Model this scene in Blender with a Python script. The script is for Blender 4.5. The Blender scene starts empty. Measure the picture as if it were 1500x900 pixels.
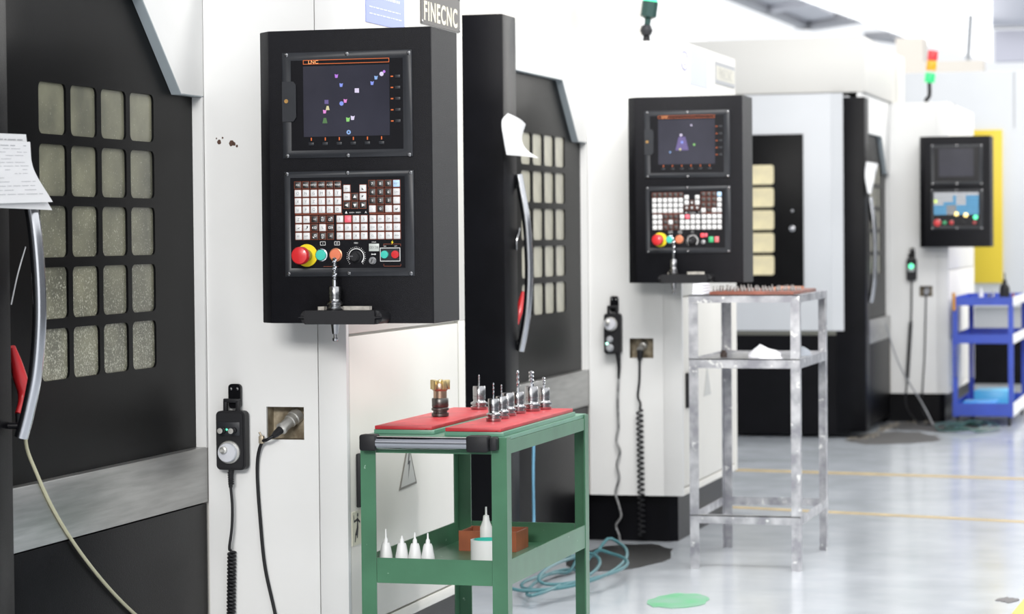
import bpy, bmesh, math, random
from mathutils import Vector, Matrix
random.seed(7)
R = math.radians
scene = bpy.context.scene
col = scene.collection

# ------------------------------------------------------------------ camera
FPX, CAMH = 3700.0, 1.33
TH, PH, RO = math.atan(1045 / FPX), math.atan(107 / FPX), 0.009
_F0 = Vector((-math.sin(TH), math.cos(TH), 0)); _R0 = Vector((math.cos(TH), math.sin(TH), 0)); _U = Vector((0, 0, 1))
_F = math.cos(PH) * _F0 - math.sin(PH) * _U
_U1 = math.cos(PH) * _U + math.sin(PH) * _F0
_r = _R0 * math.cos(RO) - _U1 * math.sin(RO)
_u = _U1 * math.cos(RO) + _R0 * math.sin(RO)
cam = bpy.data.objects.new('camera', bpy.data.cameras.new('camera'))
col.objects.link(cam)
cam.matrix_world = Matrix(((_r.x, _u.x, -_F.x, 0), (_r.y, _u.y, -_F.y, 0), (_r.z, _u.z, -_F.z, CAMH), (0, 0, 0, 1)))
cam.data.sensor_width = 36.0
cam.data.lens = 36.0 * FPX / 1500.0
cam.data.clip_end = 300
cam.data.dof.use_dof = True
cam.data.dof.focus_distance = 6.6
cam.data.dof.aperture_fstop = 5.0
scene.camera = cam

# ------------------------------------------------------------------ light and exposure
world = bpy.data.worlds.new('overcast_sky'); scene.world = world
world.use_nodes = True
wn = world.node_tree.nodes['Background']
wn.inputs[0].default_value = (0.96, 0.98, 1.0, 1)
wn.inputs[1].default_value = 1.08
def area_lamp(name, loc, target, sx, sy, power, color=(1, 1, 1)):
    l = bpy.data.lights.new(name, 'AREA'); l.shape = 'RECTANGLE'; l.size = sx; l.size_y = sy
    l.energy = power; l.color = color
    o = bpy.data.objects.new(name, l); col.objects.link(o)
    o.location = loc
    o.rotation_euler = (Vector(target) - Vector(loc)).to_track_quat('-Z', 'Y').to_euler()
    return o
area_lamp('fill_lamp', (-1.2, -3.0, 3.9), (-2.5, 7.0, 0.9), 3.0, 1.2, 420, (1.0, 0.98, 0.95))  # unseen fill behind the camera, added to brighten the nearest pillar
area_lamp('fill_lamp', (-1.3, 7.5, 4.2), (-2.4, 11.2, 0.4), 3.0, 0.8, 150, (1.0, 0.98, 0.95))  # unseen fill added for the second machine's front
area_lamp('fill_lamp', (-0.2, 12.2, 4.8), (-2.0, 17.5, 0.8), 3.0, 1.2, 70, (1.0, 0.98, 0.95))  # unseen fill added for the third machine's pillar
area_lamp('fill_lamp', (2.4, 20.5, 4.8), (-1.9, 18.5, 1.2), 1.2, 5.0, 260, (1.0, 0.97, 0.92))  # unseen fill added to brighten the third machine's aisle side
vs = scene.view_settings
vs.view_transform = 'Standard'; vs.look = 'None'; vs.gamma = 1.0; vs.use_curve_mapping = False
vs.exposure = 0.46

# ------------------------------------------------------------------ helpers
def at(px, py, axis, c):
    """point of the plane axis=c that lies on the sight line of a measured point of the photograph"""
    d = _F + (px - 750) / FPX * _r - (py - 450) / FPX * _u
    i = 'xyz'.index(axis)
    o = Vector((0, 0, CAMH))
    return o + d * ((c - o[i]) / d[i])

MATS = {}
def mat(name, color, rough=0.5, metal=0.0, var=0.0, scale=6.0, bump=0.0, bscale=80.0, coat=0.0, color2=None,
        spots=0.0, spot_color=(0.05, 0.04, 0.03), sscale=60.0, emit=0.0, stretch=None, spec=0.5):
    if name in MATS: return MATS[name]
    m = bpy.data.materials.new(name); m.use_nodes = True
    nt = m.node_tree; b = nt.nodes['Principled BSDF']
    b.inputs['Roughness'].default_value = rough; b.inputs['Metallic'].default_value = metal
    b.inputs['Coat Weight'].default_value = coat; b.inputs['Specular IOR Level'].default_value = spec
    c = (*color, 1)
    b.inputs['Base Color'].default_value = c
    tc = nt.nodes.new('ShaderNodeTexCoord')
    vec = tc.outputs['Object']
    if stretch:
        mp = nt.nodes.new('ShaderNodeMapping'); mp.inputs['Scale'].default_value = stretch
        nt.links.new(vec, mp.inputs[0]); vec = mp.outputs[0]
    out = None
    if var > 0 or color2:
        n = nt.nodes.new('ShaderNodeTexNoise'); n.inputs['Scale'].default_value = scale; n.inputs['Detail'].default_value = 5
        nt.links.new(vec, n.inputs['Vector'])
        r = nt.nodes.new('ShaderNodeValToRGB')
        c2 = color2 or tuple(max(0, x * (1 - var)) for x in color)
        r.color_ramp.elements[0].position = 0.35; r.color_ramp.elements[1].position = 0.68
        r.color_ramp.elements[0].color = (*c2, 1); r.color_ramp.elements[1].color = c
        nt.links.new(n.outputs['Fac'], r.inputs[0]); out = r.outputs[0]
    if spots > 0:
        n = nt.nodes.new('ShaderNodeTexNoise'); n.inputs['Scale'].default_value = sscale; n.inputs['Detail'].default_value = 3
        nt.links.new(tc.outputs['Object'], n.inputs['Vector'])
        r = nt.nodes.new('ShaderNodeValToRGB')
        r.color_ramp.elements[0].position = 0.74 - spots; r.color_ramp.elements[1].position = 0.78 - spots
        r.color_ramp.elements[0].color = (0, 0, 0, 1); r.color_ramp.elements[1].color = (1, 1, 1, 1)
        nt.links.new(n.outputs['Fac'], r.inputs[0])
        mx = nt.nodes.new('ShaderNodeMix'); mx.data_type = 'RGBA'
        nt.links.new(r.outputs[0], mx.inputs[0])
        if out: nt.links.new(out, mx.inputs[6])
        else: mx.inputs[6].default_value = c
        mx.inputs[7].default_value = (*spot_color, 1)
        out = mx.outputs[2]
    if out: nt.links.new(out, b.inputs['Base Color'])
    if bump > 0:
        n = nt.nodes.new('ShaderNodeTexNoise'); n.inputs['Scale'].default_value = bscale
        nt.links.new(vec, n.inputs['Vector'])
        bp = nt.nodes.new('ShaderNodeBump'); bp.inputs['Strength'].default_value = bump; bp.inputs['Distance'].default_value = 0.002
        nt.links.new(n.outputs['Fac'], bp.inputs['Height']); nt.links.new(bp.outputs[0], b.inputs['Normal'])
    if emit > 0:
        b.inputs['Base Color'].default_value = (*[x * .15 for x in color], 1); b.inputs['Emission Color'].default_value = c; b.inputs['Emission Strength'].default_value = emit
    MATS[name] = m
    return m

WHITE = mat('white_paint', (0.78, 0.78, 0.77), 0.45, var=0.05, scale=3)
CREAM = mat('cream_paint', (0.76, 0.74, 0.69), 0.42, var=0.05, scale=3)
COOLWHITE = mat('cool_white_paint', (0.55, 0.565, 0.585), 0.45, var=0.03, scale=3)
BLACK = mat('black_paint', (0.004, 0.004, 0.0055), 0.36, var=0.3, scale=9, bump=0.25, bscale=350, spec=0.11)
DOORBLK = mat('charcoal_door_paint', (0.004, 0.004, 0.0045), 0.34, var=0.3, scale=7, bump=0.10, bscale=300, spec=0.08)
PENDBLK = mat('black_textured_paint', (0.0055, 0.0055, 0.008), 0.45, var=0.25, scale=60, bump=0.5, bscale=600, spec=0.22)
GREYBLK = mat('dark_grey_bezel', (0.022, 0.024, 0.029), 0.40, spec=0.35, var=0.15, scale=30)
GLOSSBLK = mat('gloss_black_panel', (0.008, 0.008, 0.010), 0.25, spec=0.2)
GLASS = mat('screen_glass', (0.035, 0.035, 0.05), 0.16, var=0.3, scale=5, spec=0.4)
TRIM = mat('grey_blue_edge', (0.36, 0.41, 0.44), 0.45)
STEEL = mat('brushed_steel', (0.50, 0.50, 0.49), 0.36, 1.0, var=0.22, scale=5, stretch=(1, 1, 14))
CHROME = mat('chrome', (0.56, 0.57, 0.60), 0.14, 1.0)
TOOLST = mat('polished_tool_steel', (0.40, 0.40, 0.41), 0.2, 1.0)
DKSTEEL = mat('dark_tool_steel', (0.12, 0.115, 0.11), 0.35, 0.9)
ALU = mat('worn_silver_paint', (0.58, 0.58, 0.60), 0.36, 0.7, var=0.45, scale=16, color2=(0.28, 0.28, 0.31), spots=0.10, spot_color=(0.75, 0.75, 0.74), sscale=30)
GREEN = mat('green_cart_paint', (0.062, 0.185, 0.102), 0.34, var=0.2, scale=8, spots=0.02, spot_color=(0.35, 0.5, 0.4), sscale=45)
GREENLT = mat('pale_green_cart_paint', (0.13, 0.30, 0.21), 0.34, var=0.15, scale=8)
RED = mat('red_mat', (0.52, 0.028, 0.038), 0.45, var=0.25, scale=18, spots=0.05, spot_color=(0.25, 0.01, 0.02), sscale=26)
RUBBER = mat('black_rubber', (0.015, 0.015, 0.017), 0.5, spec=0.25)
PLASTW = mat('white_plastic', (0.82, 0.82, 0.82), 0.4)
KEYW = mat('white_key', (0.62, 0.62, 0.62), 0.4)
KEYD = mat('black_key', (0.018, 0.016, 0.016), 0.4)
KEYP = mat('pink_key', (0.85, 0.12, 0.17), 0.4)
KEYB = mat('light_blue_key', (0.42, 0.62, 0.86), 0.4)
KEYBB = mat('sky_blue_key', (0.12, 0.42, 0.72), 0.4)
ORANGE = mat('orange_print', (0.26, 0.055, 0.022), 0.5)
PRTW = mat('white_print', (0.75, 0.75, 0.75), 0.5)
PRTG = mat('grey_print', (0.13, 0.13, 0.14), 0.5)
PRTK = mat('black_print', (0.02, 0.02, 0.022), 0.5)
REDP = mat('red_plastic', (0.58, 0.02, 0.025), 0.3, coat=0.3)
YELP = mat('yellow_plastic', (0.85, 0.66, 0.02), 0.35)
TEALP = mat('teal_plastic', (0.05, 0.52, 0.42), 0.3, coat=0.3)
ORGP = mat('orange_plastic', (0.72, 0.20, 0.10), 0.3, coat=0.3)
PAPER = mat('paper', (0.74, 0.74, 0.745), 0.7, var=0.04)
BLUELBL = mat('light_blue_label', (0.25, 0.31, 0.70), 0.4)
PALEBLUE = mat('pale_lavender_label', (0.58, 0.61, 0.84), 0.4)
PLATEG = mat('grey_name_plate', (0.13, 0.125, 0.12), 0.5, spec=0.2)
PLUGST = mat('matt_plug_metal', (0.62, 0.61, 0.58), 0.38, 0.7)
CREAMPRT = mat('cream_letters', (0.80, 0.74, 0.58), 0.5)
DIRTB = mat('dirty_beige_cavity', (0.42, 0.36, 0.26), 0.6, var=0.6, scale=28, color2=(0.13, 0.10, 0.06))
BLUE = mat('blue_trolley_paint', (0.025, 0.07, 0.48), 0.38, var=0.15, scale=8)
LTBLUE = mat('sky_blue_plastic', (0.05, 0.36, 0.85), 0.35)
BROWN = mat('orange_brown_plastic', (0.36, 0.095, 0.035), 0.45, var=0.3, scale=14)
TEALHOSE = mat('teal_hose', (0.06, 0.17, 0.19), 0.35)
BLUEHOSE = mat('blue_hose', (0.16, 0.38, 0.55), 0.35)
CLEARHOSE = mat('yellowed_hose', (0.50, 0.48, 0.33), 0.3)
RUST = mat('rust', (0.09, 0.045, 0.03), 0.8)
YELLOWW = mat('yellow_board', (0.64, 0.48, 0.03), 0.45)
CLOTH = mat('white_cloth', (0.82, 0.82, 0.86), 0.9)
GREYCLOTH = mat('grey_cloth', (0.42, 0.45, 0.50), 0.9)
PLATEGREY = mat('flat_grey_paint', (0.36, 0.37, 0.39), 0.5)
def lamp_mat(n, c, e): return mat(n, c, 0.3, emit=e)
GREENLED = lamp_mat('green_led', (0.10, 0.95, 0.45), 1.6)
YELLED = lamp_mat('yellow_led', (1.0, 0.75, 0.25), 2.2)
REDLED = lamp_mat('red_led', (1.0, 0.08, 0.10), 1.2)
SCRO = lamp_mat('screen_orange', (0.80, 0.17, 0.04), 0.6)
SCR = {}
for k, c in dict(violet=(0.55, 0.22, 0.85), blue=(0.28, 0.36, 0.95), white=(0.8, 0.72, 0.95), pink=(0.85, 0.3, 0.75), sky=(0.3, 0.5, 0.9),
                 green=(0.3, 0.72, 0.2), dgreen=(0.10, 0.22, 0.08), yellow=(0.75, 0.7, 0.4), dviolet=(0.16, 0.12, 0.32)).items():
    SCR[k] = lamp_mat('screen_' + k, c, 0.55)

def pane_mat(name, base, dark, speck=True, emit=0.0):
    m = bpy.data.materials.new(name); m.use_nodes = True
    nt = m.node_tree; b = nt.nodes['Principled BSDF']
    tc = nt.nodes.new('ShaderNodeTexCoord')
    n = nt.nodes.new('ShaderNodeTexNoise'); n.inputs['Scale'].default_value = 9; n.inputs['Detail'].default_value = 4
    nt.links.new(tc.outputs['Object'], n.inputs['Vector'])
    r = nt.nodes.new('ShaderNodeValToRGB')
    r.color_ramp.elements[0].position = 0.3; r.color_ramp.elements[1].position = 0.7
    r.color_ramp.elements[0].color = (*dark, 1); r.color_ramp.elements[1].color = (*base, 1)
    nt.links.new(n.outputs['Fac'], r.inputs[0])
    out = r.outputs[0]
    if speck:
        # splashes of coolant: more of them lower down
        s = nt.nodes.new('ShaderNodeTexVoronoi'); s.inputs['Scale'].default_value = 150; s.inputs['Randomness'].default_value = 1
        n2 = nt.nodes.new('ShaderNodeTexNoise'); n2.inputs['Scale'].default_value = 210; n2.inputs['Detail'].default_value = 2
        nt.links.new(tc.outputs['Object'], n2.inputs['Vector'])
        sep = nt.nodes.new('ShaderNodeSeparateXYZ'); nt.links.new(tc.outputs['Object'], sep.inputs[0])
        mr = nt.nodes.new('ShaderNodeMapRange'); mr.inputs[1].default_value = 0.95; mr.inputs[2].default_value = 1.75
        mr.inputs[3].default_value = 0.13; mr.inputs[4].default_value = -0.07
        nt.links.new(sep.outputs[2], mr.inputs[0])
        ad = nt.nodes.new('ShaderNodeMath'); ad.operation = 'ADD'
        nt.links.new(n2.outputs['Fac'], ad.inputs[0]); nt.links.new(mr.outputs[0], ad.inputs[1])
        r2 = nt.nodes.new('ShaderNodeValToRGB')
        r2.color_ramp.elements[0].position = 0.64; r2.color_ramp.elements[1].position = 0.76
        r2.color_ramp.elements[0].color = (0, 0, 0, 1); r2.color_ramp.elements[1].color = (0.75, 0.75, 0.75, 1)
        nt.links.new(ad.outputs[0], r2.inputs[0])
        mx = nt.nodes.new('ShaderNodeMix'); mx.data_type = 'RGBA'
        nt.links.new(r2.outputs[0], mx.inputs[0]); nt.links.new(out, mx.inputs[6])
        mx.inputs[7].default_value = (0.62, 0.61, 0.50, 1)
        out = mx.outputs[2]
    nt.links.new(out, b.inputs['Base Color'])
    b.inputs['Roughness'].default_value = 0.28
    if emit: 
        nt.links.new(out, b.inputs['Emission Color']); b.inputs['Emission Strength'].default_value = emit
    return m
PANE1 = pane_mat('dirty_glass', (0.24, 0.235, 0.165), (0.12, 0.12, 0.09))
PANE2 = pane_mat('hazy_glass', (0.52, 0.50, 0.40), (0.40, 0.39, 0.32), False)
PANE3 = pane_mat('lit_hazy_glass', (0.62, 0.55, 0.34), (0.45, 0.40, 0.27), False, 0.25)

# --- mesh builders
def B(): return bmesh.new()
def box(bm, x0, x1, y0, y1, z0, z1, bev=0.0):
    xs, ys, zs = sorted((x0, x1)), sorted((y0, y1)), sorted((z0, z1))
    v = [bm.verts.new((xs[i], ys[j], zs[k])) for i in (0, 1) for j in (0, 1) for k in (0, 1)]
    f = [(0, 1, 3, 2), (4, 6, 7, 5), (0, 4, 5, 1), (2, 3, 7, 6), (0, 2, 6, 4), (1, 5, 7, 3)]
    fs = [bm.faces.new([v[i] for i in q]) for q in f]
    if bev > 0:
        es = list({e for q in fs for e in q.edges})
        bmesh.ops.bevel(bm, geom=es, offset=bev, segments=2, affect='EDGES', profile=0.5)
    return bm
def _map(axis, u, v, d): return {'x': (d, u, v), 'y': (u, d, v), 'z': (u, v, d)}[axis]
def prism(bm, pts, axis, d0, d1):
    a = [bm.verts.new(_map(axis, u, v, d0)) for u, v in pts]
    b = [bm.verts.new(_map(axis, u, v, d1)) for u, v in pts]
    n = len(pts)
    bm.faces.new(a); bm.faces.new(b[::-1])
    for i in range(n): bm.faces.new((a[i], b[i], b[(i + 1) % n], a[(i + 1) % n]))
    return bm
def rr(cx, cy, w, h, r, n=4):
    p = []
    for k, (sx, sy) in enumerate(((1, 1), (-1, 1), (-1, -1), (1, -1))):
        for i in range(n + 1):
            a = math.pi / 2 * (k + i / n)
            p.append((cx + sx * (w / 2 - r) + r * math.cos(a), cy + sy * (h / 2 - r) + r * math.sin(a)))
    return p
def circ(cx, cy, r, n=24, r2=None): return [(cx + r * math.cos(2 * math.pi * i / n), cy + (r2 or r) * math.sin(2 * math.pi * i / n)) for i in range(n)]
def frame_of(d):
    d = d.normalized(); a = Vector((0, 0, 1)) if abs(d.z) < 0.9 else Vector((1, 0, 0))
    s = d.cross(a).normalized(); return s, s.cross(d).normalized()
def lathe(bm, prof, o=(0, 0, 0), d=(0, 0, 1), n=20):
    o, d = Vector(o), Vector(d).normalized(); s, t = frame_of(d)
    rings = []
    for r, h in prof:
        if r < 1e-6: rings.append([bm.verts.new(o + d * h)])
        else: rings.append([bm.verts.new(o + d * h + (s * math.cos(2 * math.pi * i / n) + t * math.sin(2 * math.pi * i / n)) * r) for i in range(n)])
    for a, b in zip(rings, rings[1:]):
        if len(a) == 1 and len(b) == 1: continue
        for i in range(n):
            j = (i + 1) % n
            if len(a) == 1: bm.faces.new((a[0], b[j], b[i]))
            elif len(b) == 1: bm.faces.new((a[i], a[j], b[0]))
            else: bm.faces.new((a[i], a[j], b[j], b[i]))
    if len(rings[0]) > 1: bm.faces.new(rings[0][::-1])
    if len(rings[-1]) > 1: bm.faces.new(rings[-1])
    return bm
def smooth_path(pts, sub=6):
    pts = [Vector(p) for p in pts]
    if len(pts) < 3: return pts
    P = [2 * pts[0] - pts[1]] + pts + [2 * pts[-1] - pts[-2]]
    out = []
    for i in range(1, len(P) - 2):
        for k in range(sub):
            t = k / sub
            a, b, c, d = P[i - 1], P[i], P[i + 1], P[i + 2]
            out.append(0.5 * ((2 * b) + (c - a) * t + (2 * a - 5 * b + 4 * c - d) * t * t + (3 * b - a - 3 * c + d) * t ** 3))
    out.append(P[-2])
    return out
def tube(bm, pts, r, n=10, smooth=True, sub=6):
    p = smooth_path(pts, sub) if smooth else [Vector(q) for q in pts]
    N = len(p)
    rad = r if callable(r) else (lambda t: r)
    s = None; rings = []
    for i in range(N):
        d = (p[min(i + 1, N - 1)] - p[max(i - 1, 0)]).normalized()
        if s is None: s, _ = frame_of(d)
        s = (s - d * s.dot(d)).normalized(); t = d.cross(s)
        q = rad(i / max(1, N - 1))
        rings.append([bm.verts.new(p[i] + (s * math.cos(2 * math.pi * k / n) + t * math.sin(2 * math.pi * k / n)) * q) for k in range(n)])
    for a, b in zip(rings, rings[1:]):
        for i in range(n): bm.faces.new((a[i], a[(i + 1) % n], b[(i + 1) % n], b[i]))
    bm.faces.new(rings[0][::-1]); bm.faces.new(rings[-1])
    return bm
def helix(p0, p1, r, turns, n=10):
    p0, p1 = Vector(p0), Vector(p1); d = p1 - p0; s, t = frame_of(d)
    N = int(turns * n)
    return [p0 + d * (i / N) + (s * math.cos(2 * math.pi * i / n) + t * math.sin(2 * math.pi * i / n)) * r for i in range(N + 1)]
def ringface(bm, loops, cap=True):
    """loops: lists of 3D points of equal length, joined one after the other"""
    vs_ = [[bm.verts.new(p) for p in l] for l in loops]
    n = len(loops[0])
    for a, b in zip(vs_, vs_[1:]):
        for i in range(n): bm.faces.new((a[i], a[(i + 1) % n], b[(i + 1) % n], b[i]))
    if cap: bm.faces.new(vs_[-1])
    return bm
def rect3(x0, x1, z0, z1, y): return [(x0, y, z0), (x1, y, z0), (x1, y, z1), (x0, y, z1)]
def text(bm, s, h, o, right=(1, 0, 0), up=(0, 0, 1), center=True, wide=1.0, bold=0.0, track=1.0):
    c = bpy.data.curves.new('t', 'FONT'); c.body = s; c.size = 1.0; c.offset = bold; c.space_character = track
    ob = bpy.data.objects.new('t', c); me = ob.to_mesh()
    xs = [v.co.x for v in me.vertices]; ys = [v.co.y for v in me.vertices]
    if xs:
        cx, cy = (min(xs) + max(xs)) / 2, (min(ys) + max(ys)) / 2
        if not center: cx, cy = min(xs), 0
        k = h / 0.7
        o, right, up = Vector(o), Vector(right), Vector(up)
        v = [bm.verts.new(o + right * ((w.co.x - cx) * k * wide) + up * ((w.co.y - cy) * k)) for w in me.vertices]
        for p in me.polygons:
            try: bm.faces.new([v[i] for i in p.vertices])
            except ValueError: pass
    ob.to_mesh_clear(); bpy.data.objects.remove(ob); bpy.data.curves.remove(c)
    return bm

def root_of(o):
    while o.parent: o = o.parent
    return o
def mesh_from(name, bm, m, smooth=True, recalc=True):
    if recalc: bmesh.ops.recalc_face_normals(bm, faces=bm.faces)
    me = bpy.data.meshes.new(name); bm.to_mesh(me); bm.free()
    me.materials.append(m)
    if smooth:
        me.polygons.foreach_set('use_smooth', [True] * len(me.polygons))
        me.set_sharp_from_angle(angle=R(38))
    return me
def part(name, bm, m, parent=None, local=False, recalc=True):
    """one mesh object; authored in world coordinates unless local"""
    if parent and not local:
        bmesh.ops.translate(bm, vec=-root_of(parent).location, verts=bm.verts)
    o = bpy.data.objects.new(name, mesh_from(name, bm, m, recalc=recalc)); col.objects.link(o)
    if parent: o.parent = parent
    return o
def tag(o, label, cat, group=None):
    o['label'] = label; o['category'] = cat
    if group: o['group'] = group
    return o
def thing(name, loc, label, cat, group=None, rz=0):
    o = bpy.data.objects.new(name, None); col.objects.link(o)
    o.location = loc; o.rotation_euler = (0, 0, rz); o.empty_display_size = 0.05
    return tag(o, label, cat, group)
def solo(name, bm, m, label, cat, group=None):
    """a thing that is one mesh, its origin at its base"""
    xs = [v.co for v in bm.verts]
    c = Vector((sum(v.x for v in xs) / len(xs), sum(v.y for v in xs) / len(xs), min(v.z for v in xs)))
    bmesh.ops.translate(bm, vec=-c, verts=bm.verts)
    o = part(name, bm, m); o.location = c
    return tag(o, label, cat, group)
def struct(name, bm, m):
    o = part(name, bm, m); o['kind'] = 'structure'; return o
def copy_tree(o, parent=None):
    c = o.copy(); col.objects.link(c); c.parent = parent
    for ch in list(o.children): copy_tree(ch, c)
    return c

# ------------------------------------------------------------------ large structure: hall
def floor_mat():
    m = bpy.data.materials.new('grey_epoxy_floor'); m.use_nodes = True
    nt = m.node_tree; b = nt.nodes['Principled BSDF']
    tc = nt.nodes.new('ShaderNodeTexCoord')
    n = nt.nodes.new('ShaderNodeTexNoise'); n.inputs['Scale'].default_value = 1.6; n.inputs['Detail'].default_value = 6
    nt.links.new(tc.outputs['Object'], n.inputs['Vector'])
    r = nt.nodes.new('ShaderNodeValToRGB')
    r.color_ramp.elements[0].position = 0.3; r.color_ramp.elements[1].position = 0.7
    r.color_ramp.elements[0].color = (0.43, 0.46, 0.49, 1); r.color_ramp.elements[1].color = (0.52, 0.55, 0.59, 1)
    nt.links.new(n.outputs['Fac'], r.inputs[0]); nt.links.new(r.outputs[0], b.inputs['Base Color'])
    n2 = nt.nodes.new('ShaderNodeTexNoise'); n2.inputs['Scale'].default_value = 5; n2.inputs['Detail'].default_value = 5
    nt.links.new(tc.outputs['Object'], n2.inputs['Vector'])
    mr = nt.nodes.new('ShaderNodeMapRange'); mr.inputs[3].default_value = 0.10; mr.inputs[4].default_value = 0.32
    nt.links.new(n2.outputs['Fac'], mr.inputs[0]); nt.links.new(mr.outputs[0], b.inputs['Roughness'])
    b.inputs['Coat Weight'].default_value = 0.25; b.inputs['Coat Roughness'].default_value = 0.12
    return m
b = B(); box(b, -14, 14, -6, 70, -0.1, 0.0); struct('floor', b, floor_mat())
WALLM = mat('pale_wall_paint', (0.86, 0.86, 0.87), 0.6)
b = B(); box(b, -14, 14, 70, 70.3, 0, 9); struct('wall_back', b, WALLM)
b = B(); box(b, 6.5, 6.8, -6, 70, 0, 3.0); struct('unseen_wall_right', b, mat('unseen_wall_grey', (0.16, 0.165, 0.175), 0.7))  # unseen wall, added dark to tone down reflections and aisle light
b = B(); box(b, -14, -1.6, -6.3, -6, 0, 4.2); struct('unseen_wall_front', b, mat('unseen_wall_grey', (0.16, 0.165, 0.175), 0.7))  # unseen wall added for dark reflections, cut short to let light in
CEILG = mat('grey_roof_sheet', (0.62, 0.62, 0.66), 0.6, var=0.1)
LAVG = mat('lavender_grey_ceiling', (0.60, 0.60, 0.66), 0.6)
def slab_px(name, quad, z, m, th=0.25, kind=True):
    """a flat slab of roof or duct at height z over four floor-plan points"""
    b = B(); pts = [at(px, py, 'z', z) for px, py in quad]
    prism(b, [(p.x, p.y) for p in pts], 'z', z, z + th)
    return struct(name, b, m)
slab_px('ceiling', [(1012, -60), (1060, -10), (1190, 45), (1245, 36), (1180, 0), (1090, -60)], 5.0, CEILG, 0.12)
slab_px('ceiling', [(1345, -8), (1412, 22), (1452, 38), (1560, 38), (1560, -60), (1345, -60)], 4.9, LAVG, 0.12)
b = B(); box(b, -14, -2.0, -6, 15, 5.3, 5.45); struct('ceiling', b, CEILG)  # unseen roof strip added to cut the light from above
DKBEAM = mat('grey_steel_beam', (0.36, 0.36, 0.38), 0.5)
def beam_px(name, a, c, z, w, h, m):
    p, q = at(*a, 'z', z), at(*c, 'z', z); d = (q - p).normalized(); s = Vector((-d.y, d.x, 0)) * w / 2
    b = B(); prism(b, [((p + s).x, (p + s).y), ((q + s).x, (q + s).y), ((q - s).x, (q - s).y), ((p - s).x, (p - s).y)], 'z', z, z + h)
    return struct(name, b, m)
beam_px('trim_1', (1052, -10), (1183, 43), 4.9, 0.22, 0.2, DKBEAM)
beam_px('trim_2', (1183, 43), (1262, 30), 4.9, 0.5, 0.15, DKBEAM)
beam_px('trim_3', (1125, 18), (1205, 8), 4.9, 0.3, 0.15, CEILG)
beam_px('trim_4', (1285, 57), (1330, 63), 4.6, 0.5, 0.12, DKBEAM)
SKYL = lamp_mat('bright_skylight', (0.97, 0.99, 1.0), 1.3)
b = B()
q = [at(1175, 0, 'z', 4.2), at(1352, 64, 'z', 4.2), at(1453, 90, 'z', 4.2), at(1453, 42, 'z', 4.2), at(1353, 4, 'z', 4.2), at(1225, -60, 'z', 4.2), at(1050, -45, 'z', 4.2)]
prism(b, [(p.x, p.y) for p in q], 'z', 4.2, 4.7)
struct('window_2', b, SKYL)
b = B(); tube(b, [at(1422, 22, 'y', 30), at(1418, 88, 'y', 30)], 0.03, 8, False)
struct('trim_8', b, PLATEGREY)
b = B()
p, q = at(1457, 90, 'y', 34), at(1540, 42, 'y', 34)
box(b, p.x, q.x, 34, 34.3, p.z, q.z)
struct('window_1', b, mat('hazy_far_window', (0.55, 0.55, 0.63), 0.4))
b = B(); p, q = at(1455, 42, 'y', 33.9), at(1540, 37, 'y', 33.9); box(b, p.x, q.x, 33.8, 33.95, p.z, q.z); struct('trim_5', b, DKBEAM)
b = B(); p, q = at(1312, 106, 'y', 30), at(1352, 55, 'y', 30); box(b, p.x, q.x, 30, 30.5, 0, q.z)
struct('trim_6', b, mat('cream_column', (0.80, 0.74, 0.66), 0.6))
b = B(); p, q = at(1345, 108, 'y', 29), at(1440, 88, 'y', 29); box(b, p.x, q.x, 29, 29.3, p.z - .3, q.z)
struct('trim_7', b, mat('cream_column', (0.80, 0.74, 0.66), 0.6))
# floor marks
LINEY = mat('yellow_floor_paint', (0.60, 0.46, 0.24), 0.35, var=0.3, scale=12)
def floor_poly(name, pts, m, z=0.002):
    b = B(); prism(b, pts, 'z', 0.0005, z); return struct(name, b, m)
def floor_line(name, a, c, w):
    p, q = at(*a, 'z', 0), at(*c, 'z', 0); d = (q - p).normalized(); s = Vector((-d.y, d.x, 0)) * w / 2
    p -= d * 1.2; q += d * 3
    return floor_poly(name, [((p + s).x, (p + s).y), ((q + s).x, (q + s).y), ((q - s).x, (q - s).y), ((p - s).x, (p - s).y)], LINEY)
floor_line('floor_line', (1080, 689), (1500, 702), 0.11)
floor_line('floor_line', (1080, 744), (1500, 765), 0.075)
floor_poly('floor_mark', [(p.x, p.y) for p in (at(1482, 900, 'z', 0), at(1500, 878, 'z', 0), at(1540, 878, 'z', 0), at(1530, 910, 'z', 0))], mat('yellow_floor_mark', (0.80, 0.55, 0.08), 0.4))
random.seed(3)
def blob(cx, cy, rx, ry, n=26, j=0.16):
    return [(cx + rx * math.cos(2 * math.pi * i / n) * (1 + random.uniform(-j, j)), cy + ry * math.sin(2 * math.pi * i / n) * (1 + random.uniform(-j, j))) for i in range(n)]
p = at(995, 881, 'z', 0)
floor_poly('floor_mark', blob(p.x, p.y, 0.105, 0.19, j=0.12), mat('green_floor_paint', (0.10, 0.42, 0.19), 0.4, var=0.4, scale=9, color2=(0.22, 0.40, 0.30)))
p = at(1484, 880, 'z', 0)
floor_poly('floor_mark', blob(p.x - .02, p.y, 0.035, 0.06, j=0.3), mat('dark_floor_scuff', (0.13, 0.12, 0.12), 0.5))
FLOORBLK = mat('black_floor_patch', (0.02, 0.02, 0.02), 0.35)
floor_poly('floor_patch', blob(-2.39, 10.05, 0.20, 0.45, j=0.08), FLOORBLK)  # even black patch on the floor before the second machine
floor_poly('floor_patch', blob(-2.05, 16.2, 0.28, 0.5, j=0.15), mat('shadow_floor_patch', (0.07, 0.068, 0.066), 0.7), 0.0015)  # shadow at the third machine's foot, painted as a dark floor patch
floor_poly('floor_patch', blob(-1.9, 17.2, 0.35, 0.42, j=0.15), mat('shadow_floor_patch', (0.07, 0.068, 0.066), 0.7), 0.0018)  # second patch of the same painted shadow

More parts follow.
